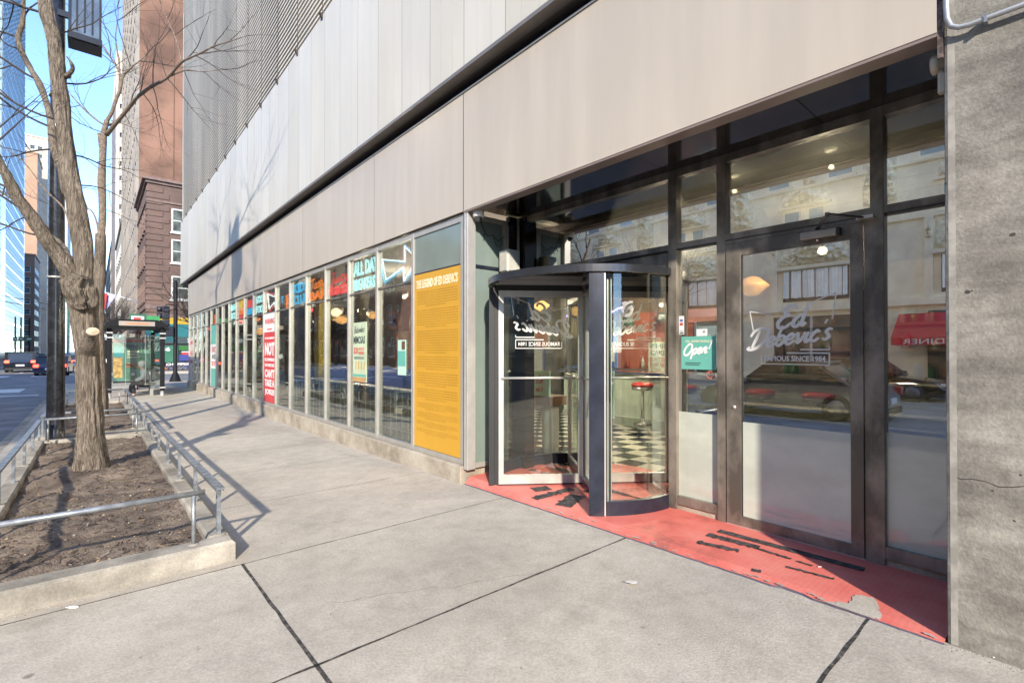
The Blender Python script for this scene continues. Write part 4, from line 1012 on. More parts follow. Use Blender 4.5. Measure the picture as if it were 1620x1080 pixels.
f = MB().m(mat('person_print', (.12, .2, .5), .6)).box(9.5, 9.52, 7.2, 7.7, 1.1, 1.9).m(M_white).box(9.49, 9.5, 7.28, 7.6, 1.25, 1.7)
tag(f.build('blue_poster'), 'blue and white poster seen through the curved glass', 'poster')
# grid half wall, booths and tables behind the windows
w = empty('grid_half_wall', (3.75, 12, 0), 'low tiled half wall with pale grid lines behind the window row', 'half wall')
MB().m(mat('tile_grey', (.20, .215, .19), .25, var=.1)).box(3.80, 3.92, 4.9, 13.2, .006, .84).build('wall', w)
f = MB().m(mat('grid_line', (.85, .86, .80), .4))
y = 4.95
while y < 13.2: f.box(3.794, 3.80, y, y + .014, .02, .83); y += .2
for z_ in (.2, .4, .6): f.box(3.792, 3.794, 4.9, 13.2, z_, z_ + .012)
f.build('grid', w)
MB().m(mat('ledge_grey', (.42, .43, .41), .35)).bbox(3.74, 3.98, 4.9, 13.2, .84, .87, .005).build('ledge', w)
bp_ = None
bl = ['blue booth bench behind the pane with the menu poster', 'blue booth bench behind the mimosas poster', 'blue booth bench under the red neon sign', 'blue booth bench under the orange script neon', 'blue booth bench under the bright blue neon', 'blue booth bench just right of the warning poster']
for i, lab in enumerate(bl):
    if bp_ is None:
        bp_ = empty('booth_bench', (0, 0, 0))
        MB().m(M_blue).bbox(-.7, .7, -.28, .28, .38, .52, .03).m(M_rubber).box(-.68, .68, -.25, .25, .006, .38).build('seat', bp_)
        MB().m(M_blue).bbox(-.7, .7, .2, .36, .52, 1.12, .05).build('backrest', bp_)
        o = bp_
    else: o = copy_tree(bp_)
    o.location = (4.85, 6.2 + i * 1.3, 0); tag(o, lab, 'booth', 'blue booths along the windows')
tp = None
for i, lab in enumerate(['dining table behind the pane with the menu poster', 'dining table below the mimosas poster', 'dining table below the orange neon script']):
    if tp is None:
        tp = empty('diner_table', (0, 0, 0)); MB().m(mat('table_top_white', (.5, .5, .48), .2)).bbox(-.6, .6, -.32, .32, .74, .775, .008).build('table_top', tp)
        MB().m(M_chrome).lathe((0, 0, .006), [(.25, 0), (.24, .02), (.03, .05), (.03, .73)], 16).build('leg', tp); o = tp
    else: o = copy_tree(tp)
    o.location = (4.75, 5.65 + i * 2.6, 0); tag(o, lab, 'table', 'diner tables')
for y_, lab in ((6.55, 'white cup on the ledge left of the menu poster'), (6.35, 'white cup on the ledge below the menu poster'), (6.28, 'white napkin box on the ledge by the yellow poster')):
    tag(MB().m(M_white).lathe((3.86, y_, .872), [(.035, 0), (.04, .11), (.035, .115)], 14).build('cup'), lab, 'cup')
# yellow column, hanging decor
tag(MB().m(mat('yellow_column_paint', (.50, .36, .03), .5)).box(4.2, 4.5, 12.2, 12.5, .006, 3.25).build('interior_column'), 'yellow painted column right of the warning poster', 'column')
tag(MB().m(mat('round_face', (.42, .26, .18), .5)).lathe((4.3, 7.55, 1.95), [(.26, 0), (.24, -.04), (.05, -.06)], 28, axis='x').build('round_wall_sign'), 'round brownish sign hanging inside beside the neon arrow pane', 'sign')
f = MB(); cc = [mat('clutter_%d' % k, c_, .6) for k, c_ in enumerate([(.28, .1, .06), (.1, .16, .12), (.35, .3, .2), (.08, .09, .2), (.3, .3, .28), (.4, .12, .05)])]
cl = empty('wall_decor', (9, 12, 1), 'jumble of framed pictures and shelves on the dim dining room wall', 'decor')
MB().m(mat('dim_partition', (.09, .08, .07), .7, var=.4)).box(8.6, 8.8, 8.2, 26, .006, 3.25).build('partition', cl)
for k in range(34):
    y_ = random.uniform(8.4, 25); z_ = random.uniform(.9, 2.6); w_0 = random.uniform(.25, .8); h_0 = random.uniform(.25, .7)
    MB().m(random.choice(cc)).box(8.56, 8.6, y_, y_ + w_0, z_, z_ + h_0).m(random.choice(cc)).box(8.55, 8.56, y_ + .05, y_ + w_0 - .05, z_ + .05, z_ + h_0 - .05).build('picture_frame', cl)

# ============================================================ OPPOSITE AND BACKGROUND BUILDINGS
M_bglass = mat('building_window_glass', (0.055, 0.075, 0.095), 0.08, 0.0, var=.6, scale=.35, spec=.9, coat=.5)
M_bframe = mat('window_frame_white', (0.55, 0.54, 0.51), .6)
M_terra = mat('cream_terracotta', (0.95, 0.82, 0.61), .7, var=.10, scale=1.1, bump=.2, bscale=25)
M_terra2 = mat('cream_terracotta_relief', (0.90, 0.76, 0.55), .7, var=.22, scale=5, bump=.8, bscale=18)
def windows_on(bld, specs, side, plane, mglass=M_bglass, mframe=M_bframe, sill=True, fw=.08, name='window', cam_sort=True):
    """specs: (u0,u1,z0,z1); side 'x' -> wall in plane x=plane facing sign; the 100 largest are parts, the rest one mass"""
    ax, sg = side
    def dist(s):
        u = (s[0] + s[1]) / 2; z = (s[2] + s[3]) / 2
        p = (plane, u, z) if ax == 'x' else (u, plane, z)
        return (p[0]) ** 2 + p[1] ** 2 + (z - 1.5) ** 2
    specs = sorted(specs, key=dist); rest = MB(); cache = {}
    def geo(f, u0, u1, z0, z1, o=(0, 0)):
        def bx(a0, a1, b0, b1, d0, d1):
            if ax == 'x': f.box(plane + sg * d0, plane + sg * d1, a0, a1, b0, b1)
            else: f.box(a0, a1, plane + sg * d0, plane + sg * d1, b0, b1)
        if mframe is not None:
            f.m(mframe)
            bx(u0, u1, z1 - fw, z1, 0, .06); bx(u0, u1, z0, z0 + fw, 0, .06); bx(u0, u0 + fw, z0 + fw, z1 - fw, 0, .06); bx(u1 - fw, u1, z0 + fw, z1 - fw, 0, .06)
            zm = (z0 + z1) / 2; bx(u0 + fw, u1 - fw, zm - fw * .35, zm + fw * .35, 0, .05)
            if sill: bx(u0 - .1, u1 + .1, z0 - .12, z0 - .002, 0, .14)
        f.m(mglass); bx(u0 + (fw if mframe else 0), u1 - (fw if mframe else 0), z0 + (fw if mframe else 0), z1 - (fw if mframe else 0), .001, .02)
    for i, s in enumerate(specs):
        if i < 100:
            key = (round(s[1] - s[0], 3), round(s[3] - s[2], 3))
            if key in cache:
                src, s0 = cache[key]; o = src.copy(); COL.objects.link(o); o.parent = bld
                du, dz = s[0] - s0[0], s[2] - s0[2]
                o.location = (0, du, dz) if ax == 'x' else (du, 0, dz)
            else:
                f = MB(); geo(f, *s); o = f.build(name, bld); cache[key] = (o, s)
        else: geo(rest, *s)
    if rest.v: tag(rest.build(name + '_mass', bld), kind='stuff')
# ---- ornate cream building across the street (seen in the door glass)
ob = empty('ornate_building', (-18.2, 6, -.16), 'cream terracotta building with carved ornament across the street, mirrored in the door', 'building')
f = MB().m(M_terra).box(-30, -18.25, -14, 27, -.2, 16)
B0 = [6.95 + 6.1 * k for k in range(-3, 4)]
f.box(-18.25, -18.14, -14, 27, 9.52, 9.62).box(-18.25, -18.0, -14, 27, 12.0, 12.2).box(-18.25, -18.12, -14, 27, 7.15, 7.27).box(-18.25, -17.7, -14, 27, 15.6, 16.2).box(-18.25, -18.05, -14, 27, 3.45, 3.75)
for b0_ in B0:
    for y_ in (b0_ - .55, b0_ + 3.1): f.box(-18.25, -18.08, y_, y_ + .3, 3.75, 7.15)
    f.box(-18.25, -18.02, b0_ - .3, b0_ + 3.15, 5.55, 5.72); f.box(-18.25, -18.06, b0_ + .7, b0_ + 3.1, 8.62, 8.72)
for k in range(12, 27):
    f.m(mat('terracotta_joint', (.66, .56, .42), .8)).box(-18.253, -18.249, -14, 27, k * .6, k * .6 + .014)
f.build('wall', ob)
def relief(mb, y0, y1, z0, z1, amp, kind='cart'):
    nx = int((y1 - y0) / .045); nz = int((z1 - z0) / .045); vs = []
    for j in range(nz + 1):
        for i in range(nx + 1):
            u, v = i / nx, j / nz; y_ = y0 + u * (y1 - y0); z_ = z0 + v * (z1 - z0)
            a = 1 - abs(2 * u - 1) ** 2.2
            top = .55 + .45 * math.cos((u - .5) * math.pi * 1.3)
            msk = max(0, min(1, (top - v) * 6)) * min(1, v * 8 + .3) * (a ** .4)
            q = abs(noise.noise(Vector((y_ * 3.1, z_ * 3.1, 1)))) * .9 + abs(noise.noise(Vector((y_ * 7.5, z_ * 7.5, 5)))) * .8
            r = math.hypot((u - .5) * 1.0, (v - .42) * 1.3); ring = math.exp(-((r - .22) / .05) ** 2) * .6
            vs.append((-18.245 + amp * msk * (.25 + q + ring), y_, z_))
    mb.add(vs, [(j * (nx + 1) + i, j * (nx + 1) + i + 1, (j + 1) * (nx + 1) + i + 1, (j + 1) * (nx + 1) + i) for j in range(nz) for i in range(nx)], True)
f = MB().m(M_terra2)
for b0_ in B0:
    relief(f, b0_ - .2, b0_ + 3.05, 5.73, 7.0, .34); relief(f, b0_ + .9, b0_ + 2.95, 8.73, 9.5, .4)
    relief(f, b0_ + 4.35, b0_ + 5.6, 8.1, 10.6, .42); relief(f, b0_ + 1.35, b0_ + 1.95, 9.65, 11.2, .3)
    for y_ in (b0_ - .55, b0_ + 3.1): relief(f, y_, y_ + .3, 6.2, 7.1, .3)
f.build('ornament', ob)
sp_ = []
for b0_ in B0:
    sp_ += [(b0_ - .2, b0_ + .9, 9.7, 10.95), (b0_ + 2.5, b0_ + 3.6, 9.7, 10.95), (b0_ + .95, b0_ + 1.75, 7.4, 8.55), (b0_ + 2.05, b0_ + 2.85, 7.4, 8.55), (b0_ - .2, b0_ + .9, 12.8, 14.2), (b0_ + 2.5, b0_ + 3.6, 12.8, 14.2)]
windows_on(ob, sp_, ('x', 1), -18.25, mat('pale_window', (.26, .36, .40), .1, spec=.8), M_terra)
M_curt = mat('white_curtain', (.95, .95, .90), .8, var=.05); M_dim = mat('dim_room', (.12, .10, .085), .7, var=.3)
for y_ in B0:
    f = MB().m(M_dim).box(-18.25, -18.22, y_, y_ + 2.85, 3.95, 5.5)
    o = f.build('window', ob)
    f = MB().m(M_curt); nn_ = 64; vs = []
    for i in range(nn_ + 1):
        a = y_ + .05 + 2.75 * i / nn_; x_ = -18.12 + .05 * math.sin(i * 1.9) + random.uniform(-.02, .02)
        vs += [(x_, a, 4.1 + random.uniform(0, .04)), (x_, a, 5.48)]
    f.add([v for v in vs], [(2 * i, 2 * i + 2, 2 * i + 3, 2 * i + 1) for i in range(nn_) if i % 13 != 4])
    f.build('curtain', o)
f = MB().m(M_dim)
for y_ in B0:
    f.m(mat('shopfront_dark', (.05, .055, .055), .1, coat=.5)).box(-18.25, -18.2, y_ - .1, y_ + 3.3, .3, 3.2).m(M_bframe).box(-18.2, -18.12, y_ + 1.5, y_ + 1.6, .3, 3.2)
f.build('shopfront', ob)
a = empty('awning', (-18, 3, 2.3), 'sloping red canvas shop awning with white letters on the cream building', 'awning')
for i, (y0_, y1_) in enumerate(((3.0, 5.1),)):
    MB().m(mat('red_canvas', (.62, .05, .05), .7)).add([(-18.1, y0_, 3.1), (-18.1, y1_, 3.1), (-16.6, y1_, 2.05), (-16.6, y0_, 2.05), (-16.6, y1_, 1.75), (-16.6, y0_, 1.75)], [(0, 1, 2, 3), (3, 2, 4, 5)]).add([(-18.1, y0_, 3.1), (-16.6, y0_, 2.05), (-16.6, y0_, 1.75), (-18.1, y0_, 1.75)], [(0, 1, 2, 3)]).add([(-18.1, y1_, 3.1), (-16.6, y1_, 2.05), (-16.6, y1_, 1.75), (-18.1, y1_, 1.75)], [(0, 1, 2, 3)]).m(M_white).text('DINER', (-16.58, y0_ + .4, 1.79), (0, 1, 0), W_, 1.3, .2, .01, n=(1, 0, 0)).build('canvas', a)
# more frontage along the far side of the street
def block(name, x0, x1, y0, y1, h, mwall, label, zb=-.3, specs_x=None, sgx=1, specs_y=None, mglass=M_bglass, mframe=M_bframe, extra=None, sill=True, fw=.08):
    o = empty(name, ((x0 + x1) / 2, y0, zb), label, 'building')
    f = MB().m(mwall).box(x0, x1, y0, y1, zb, h); f.build('wall', o)
    if specs_x: windows_on(o, specs_x, ('x', sgx), x1 if sgx > 0 else x0, mglass, mframe, sill, fw)
    if specs_y: windows_on(o, specs_y, ('y', -1), y0, mglass, mframe, sill, fw)
    f = MB().m(extra or mwall); f.box(x0 - .25, x1 + .25, y0 - .25, y1 + .25, h, h + .5); f.build('cornice', o)
    return o
def gridspec(u0, u1, z0, z1, du, dz, w, h): 
    out = []; z_ = z0
    while z_ + h < z1:
        u = u0
        while u + w < u1: out.append((u, u + w, z_, z_ + h)); u += du
        z_ += dz
    return out
M_br2 = mat('dark_red_brick', (.16, .075, .06), .85, var=.2)
block('low_stone_row', -32, -18.3, -60, -15, 15, mat('warm_stone', (.50, .43, .33), .8, var=.15), 'plain stone row behind the viewer across the street, mirrored in the revolving door', specs_x=gridspec(-59, -16, 1, 14, 4, 3.6, 2, 2.2))
block('neighbour_building', 3.6, 30, -50, -3.4, 14, mat('neighbour_stone', (.40, .36, .31), .8, var=.15), 'grey stone neighbour building behind the viewer beyond the concrete pillar', specs_x=gridspec(-49, -4, 1, 13, 4, 3.6, 2, 2.2), sgx=-1)
block('brick_block', -32, -18.3, 48, 78, 14, M_br2, 'low dark brick block across the side street, left edge', specs_x=gridspec(49, 77, 1, 13, 3.2, 3.6, 1.5, 2.0), specs_y=gridspec(-31, -19, 1, 13, 3, 3.6, 1.4, 2.0))
M_st3 = mat('grey_stone_block', (.36, .34, .30), .8, var=.12)
block('stone_block', -34, -18.3, 82, 150, 26, M_st3, 'mid height grey stone block beyond the brick one across the street', specs_x=gridspec(84, 149, 1, 25, 4.2, 3.8, 2.2, 2.2))
# glass tower at the left edge
M_tg = mat('tower_glass_green', (.26, .34, .34), .12, var=.35, scale=.12, spec=.8, coat=.4, stretch=(1, 1, .4))
M_tf = mat('tower_fin', (.15, .20, .22), .4)
t = empty('glass_tower', (-28, 158, 0), 'very tall pale green glass tower at the left edge of the view', 'building')
MB().m(M_tg).box(-42, -15.9, 158, 206, -.3, 150).build('wall', t)
sp = gridspec(158.6, 205.6, 2, 148, 2.0, 3.4, 1.7, 2.6)
windows_on(t, sp, ('x', 1), -15.9, mat('tower_pane_blue', (.14, .22, .27), .08, var=.7, scale=.2, coat=.6), M_tf, False, .10)
f = MB().m(M_tf)
for k in range(44): f.box(-42, -15.9, 157.8, 158, k * 3.4 + 1.4, k * 3.4 + 1.9)
for k in range(14): f.box(-42 + k * 2, -41.85 + k * 2, 157.75, 157.95, 0, 150)
f.build('fins', t)
f = MB().m(mat('lower_tower_glass', (.20, .33, .42), .15, var=.5, scale=.3, coat=.4)).box(-30, -15.2, 150, 157.5, -.3, 42)
for k in range(12): f.m(M_tf).box(-30, -15.1, 149.9, 150, k * 3.5 + 2, k * 3.5 + 2.3)
t2 = empty('glass_annex', (-22, 150, 0), 'lower blue glass annex in front of the green glass tower', 'building'); f.build('wall', t2)
# orange and beige residential towers
M_or = mat('orange_brick_face', (.42, .26, .17), .85, var=.12, scale=.05); M_bg = mat('beige_concrete_face', (.52, .46, .37), .85, var=.1, scale=.1)
block('orange_tower', -21.6, -16.0, 250, 270, 74, M_or, 'slim orange faced apartment tower in the distance on the left', specs_x=gridspec(251, 269, 3, 72, 3.4, 3.2, 1.8, 1.6))
block('beige_tower', -22.5, -14.6, 275, 325, 88, M_bg, 'pale beige apartment tower with many windows behind the orange one', specs_x=gridspec(277, 324, 3, 86, 4, 3.2, 2.4, 1.9), specs_y=gridspec(-22, -15, 3, 86, 2.2, 3.2, 1.4, 1.6))
block('brown_tower', -20, -14.9, 225, 244, 33, mat('brown_brick_face', (.20, .12, .09), .85), 'low brown brick block below the orange tower', specs_x=gridspec(226, 243, 3, 32, 4, 3.5, 2, 1.8), specs_y=gridspec(-19.5, -15.2, 3, 32, 2.2, 3.5, 1.4, 1.8))
block('white_grid_tower', -22, -13.0, 420, 480, 100, mat('white_grid_face', (.52, .52, .50), .8), 'far white gridded tower seen between the pole and the trunk', specs_x=gridspec(422, 479, 3, 98, 6, 3.6, 4, 2.2), specs_y=gridspec(-21.5, -13.4, 3, 98, 2.7, 3.6, 1.8, 2.2))
block('far_tower', -12, 4, 700, 740, 62, mat('far_grey_face', (.34, .36, .38), .8), 'distant grey block closing the end of the street', specs_y=gridspec(-11, 3, 3, 60, 3, 4, 2, 2.4))
# corner brick building with quoins
M_brick = brick('brown_brick', (.16, .092, .068), (.13, .07, .053), (.17, .13, .105), sx=3.8, rough=.9)
cb = empty('corner_brick_building', (12, 50, -.3), 'four storey brown brick corner building with quoins and white framed windows', 'building')
MB().m(M_brick).box(3.30, 30, 50, 61, 4.6, 15.4).build('wall', cb)
f = MB().m(M_brick)
z_ = 4.7; k = 0
while z_ < 14.9:
    w_q = 1.5 if k % 2 else 1.05
    f.bbox(3.26, 3.30 + w_q, 49.94, 50, z_, z_ + .42, .02); f.bbox(3.24, 3.30, 49.96, 50 + w_q * .8, z_, z_ + .42, .02); z_ += .50; k += 1
f.build('quoin', cb)
M_corn = mat('brown_cornice', (.19, .125, .10), .8, var=.15)
f = MB().m(M_corn).box(3.15, 30.2, 49.85, 61, 15.4, 15.62).box(2.95, 30.4, 49.65, 61, 15.62, 15.85).box(3.2, 30, 49.9, 61, 13.9, 14.05).box(3.2, 30, 49.9, 61, 5.0, 5.35)
f.build('cornice', cb)
M_wpane = mat('upper_pane', (.10, .115, .10), .12, var=.5, scale=.8, coat=.4)
sy = []
for z_ in (6.3, 9.4, 12.0): sy += [(4.95 + k * 3.6, 6.25 + k * 3.6, z_ - .45, z_ + 1.55) for k in range(7)]
windows_on(cb, sy, ('y', -1), 50, M_wpane, mat('sash_white', (.60, .58, .54), .6), True, .11)
sx_ = []
for z_ in (6.0, 9.0, 12.0): sx_ += [(50.9 + k * 1.9, 52.1 + k * 1.9, z_ - .3, z_ + 1.6) for k in range(5)]
windows_on(cb, sx_, ('x', -1), 3.30, M_wpane, M_corn, True, .09)
f = MB().m(mat('shop_dark', (.05, .05, .055), .3)).box(3.3, 30, 50.0, 61, -.3, 4.6)
f.m(mat('shop_yellow', (.45, .29, .02), .5)).box(3.22, 16, 49.9, 50, 3.78, 4.32).m(mat('shop_teal', (.015, .13, .14), .5)).box(3.20, 16, 49.88, 50, 2.68, 3.776)
f.m(M_ink).box(3.21, 16, 49.87, 50, 2.12, 2.676).m(M_white).text('7-ELEVEN', (6.1, 49.865, 2.25), (1, 0, 0), W_, 2.0, .30, .01, bold=.04, n=(0, -1, 0))
f.m(M_corn).box(3.2, 30, 49.9, 50.0, 4.324, 4.6)
f.m(mat('green_led', (.03, .14, .03), .5)).box(5.5, 7.6, 49.86, 50, 1.55, 1.95).m(mat('shop_red', (.42, .04, .04), .5)).box(5.7, 8.8, 49.86, 50, 1.18, 1.38).m(M_white).box(5.7, 8.8, 49.86, 50, 1.39, 1.46).m(mat('shop_blue', (.04, .05, .20), .5)).box(5.5, 9, 49.87, 50, .65, 1.17)
f.m(mat('shop_green', (.035, .14, .08), .5)).box(3.5, 5.45, 49.86, 50, .35, 1.95).m(M_white).text('2/$6', (3.7, 49.855, 1.45), (1, 0, 0), W_, 1.2, .36, .01, bold=.03, n=(0, -1, 0))
f.m(mat('shop_mural', (.10, .085, .10), .5, var=.8, scale=4)).box(4.2, 7.6, 49.86, 50, -.1, .34 + .2).m(M_white).text('CHAMPION', (4.6, 49.855, .28), (1, 0, 0), W_, 1.9, .20, .01, bold=.03, n=(0, -1, 0))
for k in range(9):
    f.m(random.choice(cc)).box(4.5 + k * .34, 4.5 + k * .34 + .22, 49.85, 49.86, -.02, random.uniform(.08, .24))
f.build('storefront', cb)
f = MB().m(M_corn)
for k in range(5): f.box(3.05, 3.3, 51 + k * 2, 51.3 + k * 2, -.3, 4.6)
f.m(mat('awning_strip', (.10, .09, .09), .6)).box(2.6, 3.3, 51, 60.6, 3.2, 3.5)
f.build('arcade_pier', cb)
# brick tower behind
M_bt = mat('orange_brown_brick', (.185, .098, .064), .9, var=.38, scale=.16, bump=.3, bscale=30)
M_btg = mat('grey_brown_flank', (.27, .235, .20), .85, var=.15, scale=.4)
bt = empty('brick_tower', (15, 61, -.3), 'tall orange brown brick tower rising behind the corner building', 'building')
MB().m(M_bt).box(3.35, 34, 61.05, 96, -.3, 85).build('wall', bt)
f = MB().m(M_btg).box(3.25, 3.35, 61.1, 96, -.3, 85)
for k in range(17): f.box(3.12, 3.25, 61.2 + k * 2.1, 61.65 + k * 2.1, -.3, 85)
for k in range(1, 27): f.m(M_bt).box(3.34, 34, 61.03, 61.05, k * 3.15, k * 3.15 + .05)
f.build('flank', bt)
windows_on(bt, gridspec(61.9, 95.5, 5, 84, 2.1, 3.15, 1.25, 1.9), ('x', -1), 3.25, M_wpane, mat('flank_sash', (.45, .44, .42), .6), True, .09)
f = MB().m(mat('drain_pipe', (.30, .17, .11), .6)).tube([(6.2, 61.0, 15), (6.2, 61.0, 85)], .025, 6); f.build('drain_pipe', bt)
# banded beige tower
M_band = mat('pale_band_face', (.60, .52, .42), .8, var=.08, scale=.2)
bd = empty('banded_tower', (8, 130, -.3), 'pale tower with dark horizontal balcony bands at the end of the block', 'building')
f = MB().m(mat('band_tower_side', (.24, .21, .20), .8)).box(3.3, 12, 130.3, 160, -.3, 58); f.build('wall', bd)
z_ = 2
f = MB()
while z_ < 57: f.m(M_band).box(3.6, 12, 130.0, 130.3, z_, z_ + 2.0); z_ += 3.0
f.m(M_band).box(3.3, 3.9, 129.9, 130.3, 0, 58).box(5.9, 6.1, 129.95, 130.3, 0, 58).box(3.3, 12, 130, 160, 58, 61).box(3.3, 9, 130.2, 160, 61, 64)
f.build('balcony_band', bd)
for nm, x0, x1, y0, y1, h, lab in (('street_wall_building', 3.4, 30, 96.2, 128, 22, 'mid rise stone building along the street beyond the brick tower'), ('street_wall_building', 3.6, 30, 165, 260, 30, 'far stone building row on the right of the street')):
    block(nm, x0, x1, y0, y1, h, M_st3, lab, specs_x=gridspec(y0 + 1, y1 - 1, 3, h - 1, 4, 3.6, 2, 2), sgx=-1)
block('side_street_building', 60, 90, 50, 80, 18, M_br2, 'brick building far along the side street')
# ============================================================ PLANTERS
M_bark = None
def bark_mat():
    m, nt, b = nodes_of('tree_bark'); L = nt.links.new
    tc = nt.nodes.new('ShaderNodeTexCoord'); mp = nt.nodes.new('ShaderNodeMapping'); mp.inputs['Scale'].default_value = (1, 1, .11)
    L(tc.outputs['Object'], mp.inputs[0])
    n = nt.nodes.new('ShaderNodeTexNoise'); n.inputs['Scale'].default_value = 55; n.inputs['Detail'].default_value = 8; n.inputs['Distortion'].default_value = 1.2
    L(mp.outputs[0], n.inputs['Vector'])
    v = nt.nodes.new('ShaderNodeTexNoise'); v.inputs['Scale'].default_value = 3; v.inputs['Detail'].default_value = 5; L(tc.outputs['Object'], v.inputs['Vector'])
    r = nt.nodes.new('ShaderNodeValToRGB'); e = r.color_ramp.elements
    e[0].position = .34; e[0].color = (.075, .058, .043, 1); e[1].position = .66; e[1].color = (.27, .235, .195, 1); k = e.new(.47); k.color = (.17, .143, .115, 1)
    L(n.outputs['Fac'], r.inputs[0])
    r2 = nt.nodes.new('ShaderNodeValToRGB'); r2.color_ramp.elements[0].position = .35; r2.color_ramp.elements[0].color = (.72, .68, .62, 1); r2.color_ramp.elements[1].position = .65; r2.color_ramp.elements[1].color = (1.1, 1.05, 1, 1)
    L(v.outputs['Fac'], r2.inputs[0])
    x = nt.nodes.new('ShaderNodeMix'); x.data_type = 'RGBA'; x.blend_type = 'MULTIPLY'; x.inputs[0].default_value = 1
    L(r.outputs[0], x.inputs[6]); L(r2.outputs[0], x.inputs[7]); L(x.outputs[2], b.inputs['Base Color']); b.inputs['Roughness'].default_value = .95
    bp = nt.nodes.new('ShaderNodeBump'); bp.inputs['Strength'].default_value = 1.0; bp.inputs['Distance'].default_value = .03
    L(n.outputs['Fac'], bp.inputs['Height']); L(bp.outputs[0], b.inputs['Normal'])
    return m
M_bark = bark_mat()
M_bark2 = mat('young_bark', (.20, .155, .12), .9, var=.3, scale=20, bump=.6, bscale=50)
M_twig = mat('twig_bark', (.055, .042, .037), .9)
M_soil = mat('mulch_soil', (.075, .052, .038), .95, col2=(.29, .225, .165), lo=.35, hi=.7, scale=2.2, bump=1.0, bscale=60, detail=10)
M_chip = [mat('mulch_chip_%s' % n_, c_, .95) for n_, c_ in (('dark', (.05, .035, .028)), ('brown', (.12, .085, .06)), ('grey', (.24, .20, .165)))]
